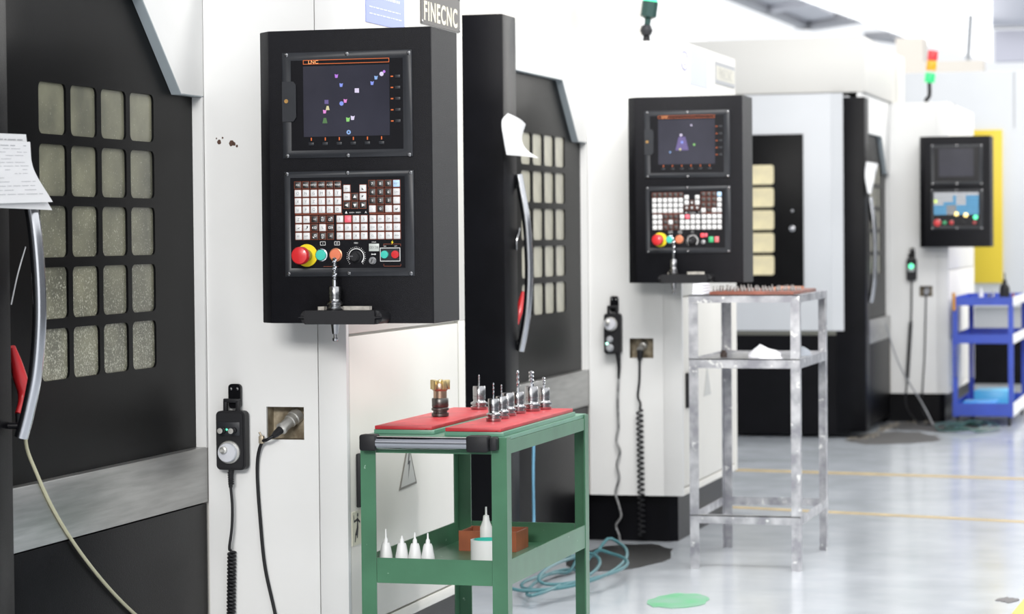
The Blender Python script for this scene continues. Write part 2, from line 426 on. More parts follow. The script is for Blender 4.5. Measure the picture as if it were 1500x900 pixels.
# ------------------------------------------------------------------ machining centers
def lattice(bm, x, y0, z0, w, h, gy, gz, ny, nz, r, depth):
    """door skin with rounded openings; cells (w+gy) by (h+gz) from lower corner (y0-gy/2, z0-gz/2)"""
    out = []
    for i in range(ny):
        for k in range(nz):
            cy, cz = y0 + w / 2 + i * (w + gy), z0 + h / 2 + k * (h + gz)
            inn = rr(cy, cz, w, h, r, 4)
            W, Hh = (w + gy) / 2, (h + gz) / 2
            outer = []
            for q, (sx, sy) in enumerate(((1, 1), (-1, 1), (-1, -1), (1, -1))):
                e = inn[q * 5:q * 5 + 5]; cn = (cy + sx * W, cz + sy * Hh)
                first = (cn[0], e[0][1]) if q % 2 == 0 else (e[0][0], cn[1])
                last = (e[4][0], cn[1]) if q % 2 == 0 else (cn[0], e[4][1])
                outer += [first, ((first[0] + cn[0]) / 2, (first[1] + cn[1]) / 2), cn, ((last[0] + cn[0]) / 2, (last[1] + cn[1]) / 2), last]
            ringface(bm, [[(x, a, c) for a, c in outer], [(x, a, c) for a, c in inn], [(x - depth, a, c) for a, c in inn]], cap=False)
            out.append((cy, cz))
    return out

def holed_panel(bm, x0, x1, y0, y1, z0, z1, hx0, hx1, hz0, hz1):
    box(bm, x0, hx0, y0, y1, z0, z1); box(bm, hx1, x1, y0, y1, z0, z1)
    box(bm, hx0, hx1, y0, y1, z0, hz0); box(bm, hx0, hx1, y0, y1, hz1, z1)

def machine(label, Xj, Yp, Xc, Ycf, Ys0, pane, hole, paint=WHITE, side=CREAM, h0=0.022, hk=0.78, zw=0.0, TOP=2.15, seam=.002, hz=0.0):
    Xd, Xs, Ys1 = Xj - 0.03, Xj + 0.023, Ys0 + 0.185
    t = thing('machining_center', (Xj, Yp, 0), label, 'machine', None)
    # hull behind the front
    b = B(); box(b, Xj - 2.2, Xd - 0.05, Ys0 + 0.03, Ycf, 0.06, TOP - 0.02); part('enclosure', b, COOLWHITE, t)
    b = B(); box(b, Xd - 0.05, Xd - 0.031, Ys1 - .02, Yp + .02, 1.94, TOP - 0.021); part('header_box', b, paint, t)
    # fixed door with its panes
    w, h, gy, gz = 0.152, 0.127, 0.0255, 0.0243
    y0, z0 = Yp - 0.276 - 4 * w - 3 * gy, 0.98 + zw
    ya, yb, za, zb = y0 - gy / 2, y0 + 4 * w + 3.5 * gy, z0 - gz / 2, z0 + 5 * h + 4.5 * gz
    b = B()
    cells = lattice(b, Xd, y0, z0, w, h, gy, gz, 4, 5, 0.017, 0.008)
    box(b, Xd - 0.03, Xd, Ys0 + .02, ya, 0.70, 2.05); box(b, Xd - 0.03, Xd, yb, Yp - 0.002, 0.70, 2.05)
    box(b, Xd - 0.03, Xd, ya, yb, 0.70, za); box(b, Xd - 0.03, Xd, ya, yb, zb, 2.05)
    door = part('door', b, DOORBLK, t, recalc=False)
    bb = B(); prism(bb, rr(0, 0, w + .004, h + .004, 0.018), 'x', -0.004, 0.0)
    me = mesh_from('window_pane', bb, pane)
    for cy, cz in cells:
        o = bpy.data.objects.new('window_pane', me); col.objects.link(o); o.parent = door
        if pane is PANE1:
            # object coordinates of the glass texture follow the pane's own mesh: give each pane its own copy, moved
            o.data = me.copy()
            o.data.transform(Matrix.Translation((Xd - 0.006 - Xj, cy - Yp, cz)))
        else: o.location = (Xd - 0.006 - Xj, cy - Yp, cz)
    # front sheet with the cut corner
    b = B()
    prism(b, [(Ys0 + .02, TOP - .001), (Yp, TOP - .001), (Yp, 1.722), (Yp - .155, 1.722), (Yp - .415, 1.968), (Ys0 + .02, 1.968)], 'x', Xj - 0.03, Xj)
    part('corner_plate', b, paint, t)
    b = B()
    prism(b, [(Yp - .002, 1.7225), (Yp - .155, 1.7225), (Yp - .415, 1.9685), (Ys0 + .2, 1.9685), (Ys0 + .2, 1.965), (Yp - .417, 1.965), (Yp - .1565, 1.719), (Yp - .002, 1.719)], 'x', Xj - 0.029, Xj - .001)
    part('edge_trim', b, TRIM, t)
    b = B(); box(b, Xd - .02, Xj, Yp - .012, Yp - .001, 0.74, 1.7185); part('door_jamb', b, paint, t)
    b = B(); box(b, Xd - .03, Xj, Ys1 + .002, Yp - .003, 0.588, 0.742, .002); part('steel_band', b, STEEL, t)
    b = B(); box(b, Xd - .03, Xj - .004, Ys1 + .002, Yp - .004, 0.05, 0.584, .002); part('lower_panel', b, BLACK, t)
    # sliding door seen edge on
    b = B(); box(b, Xs - .19, Xs, Ys0, Ys1, 0.04, min(TOP + .012, 2.185), .004); sl = part('sliding_door', b, BLACK, t)
    b = B(); hb = [(0.004, .875), (0.045, .90), (0.082, 1.03), (0.092, 1.18), (0.080, 1.33), (0.045, 1.47), (0.0, 1.53)]
    yh = Ys1 - 0.03
    tube(b, [(Xs + h0 + dx * hk, yh + 0.02, z + hz) for dx, z in [(.006, .868), (.030, .93), (.058, 1.03), (.072, 1.18), (.058, 1.36), (.020, 1.50), (.006, 1.545)]], 0.0165, 14)
    part('handle', b, CHROME, sl)
    for z in (.895, 1.50):
        b = B(); tube(b, [(Xs - .002, yh + .012, z + hz), (Xs + h0 + .008 * hk, yh + .02, z + hz)], 0.008, 10, False)
        part('handle_mount', b, BLACK, sl)
    # control pillar
    b = B(); hx0, hx1, hz0, hz1 = hole
    holed_panel(b, Xj + .001, Xc - .082 - seam, Yp, Yp + .01, 0.2, TOP, hx0, hx1, hz0, hz1)
    part('pillar_panel', b, paint, t)
    b = B(); box(b, Xc - .082, Xc, Yp, Yp + .022, 0.2, TOP, .0015); part('corner_post', b, paint, t)
    b = B(); box(b, Xd - .05, Xc - .014, Yp + .062, Ycf - .002, 0.2, TOP - .004)
    box(b, Xd - .02, hx0 - .02, Yp + .0105, Yp + .06, .2, TOP - .004); box(b, hx1 + .02, Xc - .014, Yp + .0225, Yp + .06, .2, TOP - .004)
    part('pillar_frame', b, side, t)
    b = B()
    for f in (((hx0 - .002, hx0, Yp + .01, Yp + .06, hz0, hz1)), (hx1, hx1 + .002, Yp + .01, Yp + .06, hz0, hz1), (hx0, hx1, Yp + .01, Yp + .06, hz0 - .002, hz0),
              (hx0, hx1, Yp + .01, Yp + .06, hz1, hz1 + .002), (hx0, hx1, Yp + .056, Yp + .06, hz0, hz1)): box(b, *f)
    part('socket_box', b, DIRTB, t)
    b = B(); box(b, Xc - .014, Xc, Yp + .0235, Ycf, 1.058, TOP - .002, .0015); part('upper_side_panel', b, side, t)
    b = B(); box(b, Xc - .014, Xc - .001, Yp + .027, Ycf - .078, 0.237, 1.050, .002); cd = part('cabinet_door', b, side, t)
    b = B(); box(b, Xc - .014, Xc, Ycf - .072, Ycf, 0.200, 1.0575, .0015); part('rear_post', b, side, t)
    b = B(); box(b, Xc - .014, Xc - .001, Yp + .0235, Ycf - .073, 0.200, 0.231, .0015); part('sill', b, side, t)
    b = B(); prism(b, [(Xd - .03, Yp + .03), (Xc - .07, Yp + .03), (Xc - .035, Yp + .06), (Xc - .03, Ycf - .01), (Xd - .03, Ycf - .01)], 'z', 0, .198); part('plinth', b, BLACK, t)
    # signs on the aisle side
    rgt, up = (0, 1, 0), (0, 0, 1)
    def flat(name, ya, yb, za, zb, m, par=t, dx=.002):
        b = B(); box(b, Xc, Xc + dx, ya, yb, za, zb); return part(name, b, m, par)
    return t, Xd, Xs, Ys1, cd, flat, rgt, up

# machine nearest the camera
m1, Xd1, Xs1, Ye1, cd1, flat1, rgt, up = machine('nearest white machining center with black windowed door, at left of picture', -2.741, 6.56, -2.328, 7.69, 5.15, PANE1, (-2.565, -2.454, .765, .856))
Xc1 = -2.328
pl = flat1('name_plate', 7.255, 7.655, 1.967, 2.078, PLATEG, dx=.004)
b = B(); text(b, 'FINECNC', .056, (Xc1 + .0046, 7.453, 2.008), rgt, up, wide=.93, bold=.024, track=1.16); part('plate_lettering', b, CREAMPRT, pl)
b = B()
for y in (7.262, 7.648):
    for z in (1.974, 2.071): lathe(b, [(.005, 0), (.005, .002), (0, .003)], (Xc1 + .004, y, z), (1, 0, 0), 10)
part('plate_screw', b, TOOLST, pl)
pl = flat1('blue_sticker', 6.752, 7.10, 1.932, 2.12, BLUELBL)
b = B()
for k, z in enumerate((2.10, 2.085, 2.055, 2.03, 2.006, 1.976, 1.957)):
    y = 6.78
    while y < 7.05:
        l = random.uniform(.01, .035); box(b, Xc1 + .002, Xc1 + .0024, y, min(y + l, 7.07), z, z + (.008 if k in (0, 4) else .0035)); y += l + .006
part('sticker_lettering', b, PALEBLUE, pl)
# danger pictogram, latch and lightning triangle on the cabinet door
b = B(); box(b, Xc1 - .001, Xc1 + .012, 6.632, 6.708, .572, .722, .003); box(b, Xc1 + .012, Xc1 + .02, 6.655, 6.69, .66, .71, .002); part('latch', b, RUBBER, cd1)
b = B(); box(b, Xc1 - .001, Xc1 + .001, 6.592, 6.676, .468, .562); st = part('danger_sticker', b, mat('cream_label', (.66, .64, .52), .5), cd1)
b = B(); box(b, Xc1 - .001, Xc1 + .001, 6.677, 6.735, .535, .562); part('orange_label_band', b, mat('orange_label', (.75, .22, .03), .5), cd1)
b = B(); box(b, Xc1 - .001, Xc1 + .001, 6.677, 6.735, .468, .5345); part('black_label_band', b, PRTK, cd1)
X = Xc1 + .0013
def yz(b, pts): b.faces.new([b.verts.new((X, y, z)) for y, z in pts])
b = B(); fx, fz = 6.592, .468
def fig(p): return [(fx + u, fz + v) for u, v in p]
yz(b, [(fx + .045 + .006 * math.cos(a), fz + .083 + .006 * math.sin(a)) for a in [i * .6283 for i in range(10)]])
for q in ([(.040, .076), (.048, .076), (.05, .046), (.036, .046)], [(.014, .064), (.016, .07), (.044, .074), (.044, .067)], [(.046, .074), (.066, .063), (.064, .058), (.046, .066)],
          [(.036, .048), (.044, .048), (.036, .026), (.022, .03)], [(.026, .034), (.033, .03), (.024, .008), (.018, .01)], [(.042, .05), (.05, .046), (.044, .018), (.036, .02)],
          [(.010, .085), (.013, .085), (.018, .066), (.014, .064)]): yz(b, fig(q))
part('figure_print', b, PRTK, st, recalc=False)
b = B()
tri = [(7.01, .581), (7.175, .587), (7.098, .722)]
prism(b, tri, 'x', Xc1 - .001, Xc1 + .001); ws = part('lightning_sign', b, mat('dark_grey_print', (.15, .14, .12), .5), cd1)
b = B(); c0 = (7.094, .628)
prism(b, [(c0[0] + (y - c0[0]) * .84, c0[1] + (z - c0[1]) * .84) for y, z in tri], 'x', Xc1 + .001, Xc1 + .0016); part('sign_face', b, mat('grey_sign', (.50, .50, .48), .5), ws)
X = Xc1 + .002
b = B(); yz(b, [(7.100, .692), (7.086, .650), (7.098, .652), (7.090, .606), (7.112, .662), (7.099, .660), (7.108, .690)]); part('lightning_print', b, PRTK, ws, recalc=False)
# rusty bolt holes and stains on the pillar
b = B()
for (px, py, r) in ((321, 208, .0055), (339, 210, .007), (343, 211, .004), (317, 203, .0018), (326, 202, .0022), (347, 214, .003)):
    p = at(px, py, 'y', 6.559); prism(b, blob(p.x, p.z, r, r * 1.25, 12, .2), 'y', 6.5588, 6.5602)
part('rust_spot', b, RUST, m1)['kind'] = 'stuff'
# open top of machine one is out of the picture

m2, Xd2, Xs2, Ye2, cd2, flat2, _, _ = machine('second white machining center, behind the green tool cart', -2.643, 10.576, -2.233, 11.83, 9.18, PANE2, (-2.464, -2.359, .792, .877), zw=.022, h0=.004, hk=.60, hz=.012, seam=.0004)
Xc2 = -2.233
pl = flat2('name_plate', 11.336, 11.80, 2.01, 2.108, PLATEGREY, dx=.004)
b = B(); box(b, Xc2 + .004, Xc2 + .0045, 11.35, 11.79, 2.026, 2.09); pf = part('plate_face', b, mat('pale_plate', (.60, .58, .50), .5), pl)
b = B(); text(b, 'FINECNC', .05, (Xc2 + .0049, 11.57, 2.058), rgt, up, wide=1.1); part('plate_lettering', b, mat('grey_letters', (.42, .41, .38), .5), pl)
pl = flat2('pale_sticker', 10.775, 11.16, 1.972, 2.135, PALEBLUE)
X = Xc2 + .002
b = B(); ringface(b, [[(Xc2 + d, 10.665 + r * 1.75 * math.cos(i * math.pi / 14), 2.068 + r * math.sin(i * math.pi / 14)) for i in range(28)] for r, d in ((.044, .001), (.044, .002), (.035, .002), (.035, .001))], cap=False)
lg = part('round_logo', b, mat('lavender_logo', (.42, .42, .66), .5), m2)
b = B(); text(b, 'S', .045, (Xc2 + .0015, 10.665, 2.068), rgt, up, wide=1.6); part('logo_letter', b, MATS['lavender_logo'], lg)
b = B(); box(b, Xc2 - .001, Xc2 + .014, 10.64, 10.72, .575, .725, .003); part('latch', b, RUBBER, cd2)
b = B(); prism(b, [(11.03, .60), (11.195, .60), (11.112, .735)], 'x', Xc2 - .001, Xc2 + .001); part('lightning_sign', b, mat('grey_sign', (.50, .50, .48), .5), cd2)
b = B(); box(b, -3.6, -2.652, 9.735, 11.7, 2.152, 3.1, .01); part('upper_housing', b, CREAM, m2)

m3, Xd3, Xs3, Ye3, cd3, flat3, _, _ = machine('third white machining center with a windowed side door, farther back', -2.236, 17.58, -1.833, 19.40, 16.16, PANE2, (-2.035, -1.945, .872, .945), zw=.06, h0=.004, hk=.45, TOP=2.215, seam=.0004)
b = B(); box(b, -3.9, -2.212, 16.19, 18.25, 2.217, 2.575, .012); part('upper_housing', b, mat('pale_cream_paint', (0.60, 0.59, 0.56), 0.45), m3)
# its side wall towards the camera
b = B(); box(b, -4.3, -2.43, 16.155, 16.185, .69, 2.213, .002); box(b, -2.43, -2.352, 16.155, 16.159, .69, 2.213); part('side_wall', b, COOLWHITE, m3)
b = B(); box(b, -4.3, -2.34, 16.17, 16.20, 0.02, .66); part('side_skirt', b, BLACK, m3)
b = B(); box(b, -4.3, -2.36, 16.165, 16.186, .662, .688); part('skirt_rail', b, mat('olive_grey', (.12, .12, .10), .5), m3)
b = B(); box(b, -3.35, -2.608, 16.14, 16.154, .93, 1.956, .002); sd = part('side_door', b, DOORBLK, m3)
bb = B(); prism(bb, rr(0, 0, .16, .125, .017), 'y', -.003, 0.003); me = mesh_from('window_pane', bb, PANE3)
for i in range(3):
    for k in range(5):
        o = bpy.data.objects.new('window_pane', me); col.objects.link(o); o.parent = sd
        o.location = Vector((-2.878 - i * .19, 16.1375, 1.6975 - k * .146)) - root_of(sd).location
for px, py, r in ((1161, 309, .012), (1161, 335, .02)):
    b = B(); p = at(px, py, 'y', 16.14); lathe(b, [(r, 0), (r, .012), (r * .6, .018), (0, .02)], p, (0, -1, 0), 14); part('lock', b, TOOLST, sd)
b = B(); p = at(1397, 163, 'x', -1.833); box(b, -1.833, -1.831, p.y, p.y + .1, p.z - .06, p.z + .06); part('vent_mark', b, PLATEGREY, m3)

# machine four, only its near end in view
t = thing('machining_center', (-2.2, 22, 0), 'farthest white machine, at the right edge behind the blue trolley', 'machine')
b = B(); box(b, -4.2, -0.9, 22.0, 24.5, .66, 2.69, .01); part('enclosure', b, COOLWHITE, t)
b = B(); box(b, -4.19, -.91, 22.03, 24.5, .41, .657); part('lower_panel', b, PLATEGREY, t)
b = B(); box(b, -4.15, -.95, 22.06, 24.5, 0, .408); part('plinth', b, BLACK, t)
p = at(1486, 110, 'y', 22); 
b = B(); box(b, p.x - .004, p.x + .004, 21.997, 22.0, 2.2, 2.68); part('panel_joint', b, PLATEGREY, t)
b = B(); p, q = at(1425, 415, 'y', 21.97), at(1468, 190, 'y', 21.97); box(b, p.x, q.x, 21.96, 22.0, p.z, q.z, .003)
part('yellow_panel', b, YELLOWW, t)

# ------------------------------------------------------------------ control panels
def mm(*a): return [v / 1000.0 for v in a]
def pbox(b, x0, x1, z0, z1, y0, y1, bev=0): return box(b, x0 / 1000, x1 / 1000, y0 / 1000, y1 / 1000, z0 / 1000, z1 / 1000, bev / 1000)
def mk(mesh, name, loc, parent):
    o = bpy.data.objects.new(name, mesh); col.objects.link(o); o.parent = parent; o.location = [v / 1000 for v in loc]; return o
def key_mesh(w, h, m):
    b = B(); pts = rr(0, 0, w / 1000, h / 1000, .0018, 2); top = rr(0, 0, w / 1000 - .002, h / 1000 - .002, .0014, 2)
    ringface(b, [[(u, 0, v) for u, v in pts], [(u, -.0018, v) for u, v in pts], [(u, -.0026, v) for u, v in top]])
    return mesh_from('key', b, m)
KM = {k: key_mesh(18.0, 18.0, m) for k, m in dict(w=KEYW, d=KEYD, p=KEYP, b=KEYB).items()}
bb = B(); lathe(bb, [(.0055, 0), (.0055, .001), (.0035, .0032), (0, .0036)], (0, 0, 0), (0, -1, 0), 12); SCREWM = mesh_from('screw', bb, TOOLST)
def outline(b, cx, cz, w, h, t, y):
    for x0, x1, z0, z1 in ((cx - w / 2, cx + w / 2, cz + h / 2 - t, cz + h / 2), (cx - w / 2, cx + w / 2, cz - h / 2, cz - h / 2 + t),
                           (cx - w / 2, cx - w / 2 + t, cz - h / 2 + t, cz + h / 2 - t), (cx + w / 2 - t, cx + w / 2, cz - h / 2 + t, cz + h / 2 - t)):
        b.faces.new([b.verts.new((u / 1000, y / 1000, v / 1000)) for u, v in ((x0, z0), (x1, z0), (x1, z1), (x0, z1))])
def poly(b, pts, y): b.faces.new([b.verts.new((u / 1000, y / 1000, v / 1000)) for u, v in pts])
def tx(b, s, h, x, z, y, wide=1.0): text(b, s, h / 1000, (x / 1000, y / 1000, z / 1000), wide=wide)

def bezel(name, parent, o, i, f):
    """raised frame: outer rect o, inner lip i, recessed floor f (x0,x1,z0,z1)"""
    R3 = lambda q, y: rect3(q[0] / 1000, q[1] / 1000, q[2] / 1000, q[3] / 1000, y / 1000)
    b = B(); ringface(b, [R3(o, 0), R3(o, -4), R3((o[0] + 3, o[1] - 3, o[2] + 3, o[3] - 3), -6), R3(i, -6), R3(f, -2.2)])
    return part(name, b, GREYBLK, parent, local=True)

def control_panel(label, loc, kind):
    t = thing('control_panel', loc, label, 'control panel')
    b = B(); prism(b, [(0, 0), (.454, 0), (.454, .23), (-.039, .23), (-.039, .039)], 'z', 0, .776)
    bmesh.ops.bevel(b, geom=list(b.edges), offset=.002, segments=1, affect='EDGES')
    part('housing', b, PENDBLK, t, local=True)
    b = B(); pbox(b, 60, 105, 300, 560, 230.2, 259.5); part('mounting_arm', b, BLACK, t, local=True)
    # --- screen half
    sb = bezel('screen_bezel', t, (40, 402, 438, 717), (55, 388, 452, 702), (64, 376, 458, 696))
    b = B(); pbox(b, 64, 376, 458, 696, -2.4, -2.0); 
    part('screen_surround', b, GLOSSBLK, sb, local=True)
    b = B(); pbox(b, 99, 339, 494, 697 - 17 if kind != 3 else 690, -3.2, -2.4); part('screen_glass', b, GLASS, sb, local=True)
    for x, z in ((53, 711), (223, 710), (394, 708), (393, 442), (223, 443), (53, 444)): mk(SCREWM, 'screw', (x, -6, z), sb)
    if kind != 3:
        b = B(); prism(b, [(u / 1000, v / 1000) for u, v in ((41, 641), (72, 641), (80, 632), (80, 546), (72, 535), (41, 535))], 'y', -.0085, -.006)
        outl = part('port_cover', b, GREYBLK, sb, local=True)
        b = B(); lathe(b, [(.0055, 0), (.0055, .002), (.002, .002), (.002, .001)], (.053, -.0085, .589), (0, -1, 0), 12); part('port_lock', b, mat('brass', (.55, .33, .12), .35, .9), sb, local=True)
        bb = B(); pbox(bb, -7.5, 7.5, -4, 4, -2.5, 0, .8); bm_ = mesh_from('soft_key', bb, GREYBLK)
        for k in range(5): mk(bm_, 'soft_key', (362, -2.4, 648 - k * 29.2), sb)
        for k in range(6): mk(bm_, 'soft_key', (120 + k * 39.2, -2.4, 475), sb)
        b = B()
        for k in range(5): outline(b, 346, 648 - k * 29.2, 7, 3.2, 1.6, -2.7)
        for k in range(6): outline(b, 120 + k * 39.2, 487.5, 3, 8, 1.5, -2.7)
        outline(b, 219, 691, 240, 11.5, 1.5, -2.7)
        part('orange_print', b, SCRO, sb, local=True, recalc=False)['kind'] = 'stuff'
        b = B(); tx(b, 'LNC', 9, 128, 691, -3.4, 1.15); part('screen_lettering', b, lamp_mat('screen_bright_orange', (1.0, .42, .16), 1.0), sb, local=True, recalc=False)
        # marks shown on the screen
        pot = lambda x, z, s=5.2: [(x - s * .8, z - s), (x + s * .5, z - s), (x + s * .9, z + s * .9), (x + s * .2, z + s * .55), (x - s, z + s * .9)]
        sq = lambda x, z, s=6: [(x - s, z - s * .9), (x + s, z - s), (x + s, z + s), (x - s, z + s)]
        tr = lambda x, z, s=7: [(x - s, z - s), (x + s, z - s), (x + s * .5, z + s), (x - s * .5, z + s)]
        oc = lambda x, z, s=6: [(x + s * math.cos(i * .7854), z + s * math.sin(i * .7854)) for i in range(8)]
        marks = [('violet', pot(193, 653)), ('blue', pot(206, 629)), ('white', sq(249, 613)), ('blue', pot(292, 632)), ('sky', pot(303, 646)), ('white', oc(318, 655)), ('violet', oc(325, 661, 4)),
                 ('dviolet', sq(164, 585, 5.5)), ('yellow', tr(167, 569, 5.5)), ('pink', pot(159, 560)), ('blue', oc(206, 580)), ('pink', pot(217, 587)), ('dgreen', tr(159, 536)),
                 ('green', pot(224, 538, 6)), ('white', pot(237, 542, 6)), ('sky', oc(225, 504, 6.2))]
        if kind == 2: marks = [('white', oc(196, 615, 6)), ('blue', oc(200, 585, 6)), ('yellow', oc(192, 556, 5)), ('dviolet', tr(200, 580, 28)), ('green', pot(252, 575, 5)), ('sky', pot(150, 545, 4)), ('white', oc(240, 655, 4))]
        for nm, pts in marks:
            b = B(); poly(b, pts, -3.6 if nm != 'dviolet' else -3.4); part('screen_mark', b, SCR[nm], sb, local=True, recalc=False)
        if kind == 1:
            b = B(); poly(b, circ(225, 504, 2.4, 8), -3.8); part('screen_mark', b, GLASS, sb, local=True, recalc=False)
    # --- keyboard half
    kb = bezel('keypad', t, (43, 404, 124, 402), (54, 386, 138, 391), (59, 378, 146, 386))
    b = B(); pbox(b, 59, 378, 146, 386, -2.5, -2.0); part('keypad_face', b, GLOSSBLK, kb, local=True)
    for x, z in ((51, 396), (221, 397), (396, 395), (394, 131), (222, 132), (53, 131)): mk(SCREWM, 'screw', (x, -6, z), kb)
    Y = -2.5
    pw, pk, pg, po = B(), B(), B(), B()
    xs = [81, 103.3, 125.7, 147.8, 170.4, 193]
    def key(k, x, z, s='', lift=None):
        if k == 'd': outline(po, x, z, 19.6, 19.4, .9, Y - 2.75)
        elif kind == 1: outline(po, x, z, 20.6, 20.4, 1.2, Y - .15)
        mk(KM[k], 'key', (x, Y, z), kb)
        if s and kind == 1: tx(pw if k == 'd' else pg, s, 7.0 if len(s) == 1 else 4.6, x, z, Y - 2.8, .8 if len(s) > 2 else 1)
    if kind in (1, 2):
        for i, s in enumerate(('POS', 'PROG', 'OFFSET', 'GRAPH', 'ALARM', 'PARAM')):
            key('d', xs[i], 366.5, s)
        for r, row in enumerate(('ONGMST', 'XYZIRF', 'UPQJHD')):
            for i, s in enumerate(row): key('w', xs[i], 344.7 - r * 21.8, s)
        key('w', 218, 356, 'SH'); key('w', 218, 334, 'INS'); key('w', 263, 356); key('w', 263, 334)
        poly(pk, [(260, 358), (260, 352), (266, 352)], Y - 2.8); poly(pk, [(260, 337), (266, 337), (260, 331)], Y - 2.8)
        for x, z, a in ((240.5, 334, 90), (218, 312, 180), (240.5, 312, 270), (263, 312, 0)):
            key('d', x, z)
            poly(pw, [(x + 5.5 * math.cos(R(a + d)), z + 5.5 * math.sin(R(a + d))) for d in (0, 125, 235)], Y - 2.8)
        for r, row in enumerate((('7', '8', '9'), ('4', '5', '6'), ('1', '2', '3'), ('-', '0', '.'))):
            for i, s in enumerate(row): key('w' if s in '-.' else 'd', 289 + i * 22.4, 367.5 - r * 22, s)
        for r, (k, s) in enumerate((('b', 'RESET'), ('w', 'CAN'), ('w', ''), ('w', ''))): key(k, 356, 367.5 - r * 22, s)
        poly(pk, [(352, 300), (356, 297), (356, 299.3), (359.5, 299.3), (359.5, 304), (358, 304), (358, 300.8), (356, 300.8), (356, 303)], Y - 2.8)
        lx = [82, 104, 127.2, 149.2, 171.5, 198, 220.5, 243, 265.2, 290, 312, 334, 356]
        rows = (('w', 'w', 'd', 'd', 'd', 'w', 'p') + ('w',) * 6, ('w', 'w', 'd', 'w', 'd') + ('w',) * 8, ('w', 'w', 'd', 'd', 'd') + ('w',) * 8)
        lab = (('Z', 'H', '+4', '', '', '1', '', '3', '5', 'SK', 'BK', 'DR', 'M01'), ('', '', '', '%', '', 'F0', '25', '50', '100', 'CW', 'OR', 'CC', 'LT'), ('ED', 'HM', '', '', '-4', 'X1', 'X10', 'X', 'T', 'CL', 'F1', 'F2', 'WRK'))
        for r in range(3):
            for i in range(13):
                z = 275.5 - r * 22.2
                key(rows[r][i], lx[i], z, lab[r][i])
                if rows[r][i] == 'd' and not lab[r][i] and kind == 1:
                    a0 = math.atan2(1 - r, i - 3)
                    poly(pw, [(lx[i] + 7 * math.cos(a0), z + 7 * math.sin(a0)), (lx[i] + 5.5 * math.cos(a0 + .8), z + 5.5 * math.sin(a0 + .8)), (lx[i] + 5.5 * math.cos(a0 - .8), z + 5.5 * math.sin(a0 - .8))], Y - 2.8)
                    outline(pw, lx[i] - 2 * math.cos(a0), z - 2 * math.sin(a0), 6, 6, 1.1, Y - 2.8)
        if kind == 1:
            poly(pk, [(78, 251.5), (84, 250.5), (84, 253.5), (87, 253.5), (87, 255)], Y - 2.8); poly(pk, [(101, 250), (105, 250), (105, 254), (109, 254), (109, 258), (105, 258), (105, 254), (101, 254)][:4], Y - 2.8)
            poly(pk, [(105, 254), (109, 254), (109, 258), (105, 258)], Y - 2.8)
        for x0, x1 in ((72, 205), (280, 366)): poly(po, [(x0, 288.2), (x1, 288.2), (x1, 290.2), (x0, 290.2)], Y - .2)
        # line of small symbols in the middle
        poly(pw, [(212, 290), (219, 290), (215.5, 297)], Y - .3); tx(pw, 'ALARM   READY', 3.2, 240, 292.5, Y - .3); tx(pw, 'A', 6, 270, 293, Y - .3)
        for x in (149, 189): outline(pw, x, 211.5, 15, 10, 1, Y - .3)
        tx(pw, 'I', 5, 149, 211.5, Y - .3); tx(pw, 'O', 5, 189, 211.5, Y - .3); tx(pw, 'FEED', 3.6, 242, 212, Y - .3)
        for i in range(25):
            a = R(225 - i * 11.25); l = 3.5 if i % 3 == 0 else 2.2
            c_, s_ = math.cos(a), math.sin(a)
            poly(pw, [(242 + 24 * c_ - .5 * s_, 176 + 24 * s_ + .5 * c_), (242 + 24 * c_ + .5 * s_, 176 + 24 * s_ - .5 * c_), (242 + (24 + l) * c_ + .5 * s_, 176 + (24 + l) * s_ - .5 * c_), (242 + (24 + l) * c_ - .5 * s_, 176 + (24 + l) * s_ + .5 * c_)], Y - .3)
        A = [R(225 - i * 11.25) for i in range(25)]
        for a0, a1 in zip(A[2:], A[3:]):
            w0, w1 = [1.2 + 1.6 * (225 - math.degrees(q)) / 270 for q in (a0, a1)]
            poly(pw, [(242 + 20 * math.cos(a0), 176 + 20 * math.sin(a0)), (242 + 20 * math.cos(a1), 176 + 20 * math.sin(a1)), (242 + (20 + w1) * math.cos(a1), 176 + (20 + w1) * math.sin(a1)), (242 + (20 + w0) * math.cos(a0), 176 + (20 + w0) * math.sin(a0))], Y - .3)
        # buttons
        def rnd(name, x, z, r, h, m, dome=.8):
            b = B(); lathe(b, [(v[0] / 1000, v[1] / 1000) for v in ((r, 0), (r, h * .8), (r * .93, h), (0, h + dome))], (x / 1000, Y / 1000, z / 1000), (0, -1, 0), 28)
            return part(name, b, m, kb, local=True)
        b = B(); lathe(b, [(v[0] / 1000, v[1] / 1000) for v in ((30, 0), (30, 1.5), (29, 2.5), (0, 2.5))], (.104, -.0025, .180), (0, -1, 0), 36); part('emergency_stop_ring', b, YELP, kb, local=True)
        b = B(); lathe(b, [(v[0] / 1000, v[1] / 1000) for v in ((16, 2), (16, 30), (12, 34))], (.104, -.0025, .180), (0, -1, 0), 24); part('emergency_stop_neck', b, mat('olive_plastic', (.30, .26, .03), .45), kb, local=True)
        b = B(); lathe(b, [(v[0] / 1000, v[1] / 1000) for v in ((16, 34), (22, 36), (23.5, 40), (23.5, 56), (21, 60), (12, 62.5), (0, 63))], (.104, -.0025, .180), (0, -1, 0), 32); part('emergency_stop_button', b, REDP, kb, local=True)
        rnd('button_collar', 145, 181, 17.2, 3, CHROME, 0); rnd('start_button', 145, 181, 14.5, 8, TEALP)
        rnd('button_collar', 185.5, 181, 18, 3, mat('orange_collar', (.5, .22, .12), .3, .5), 0); rnd('stop_button', 185.5, 181, 15.5, 8, ORGP)
        b = B(); lathe(b, [(v[0] / 1000, v[1] / 1000) for v in ((17, 0), (17, 3), (13, 6), (12, 18), (10, 20), (0, 20))], (.242, -.0025, .175), (0, -1, 0), 20)
        part('feed_dial', b, RUBBER, kb, local=True)
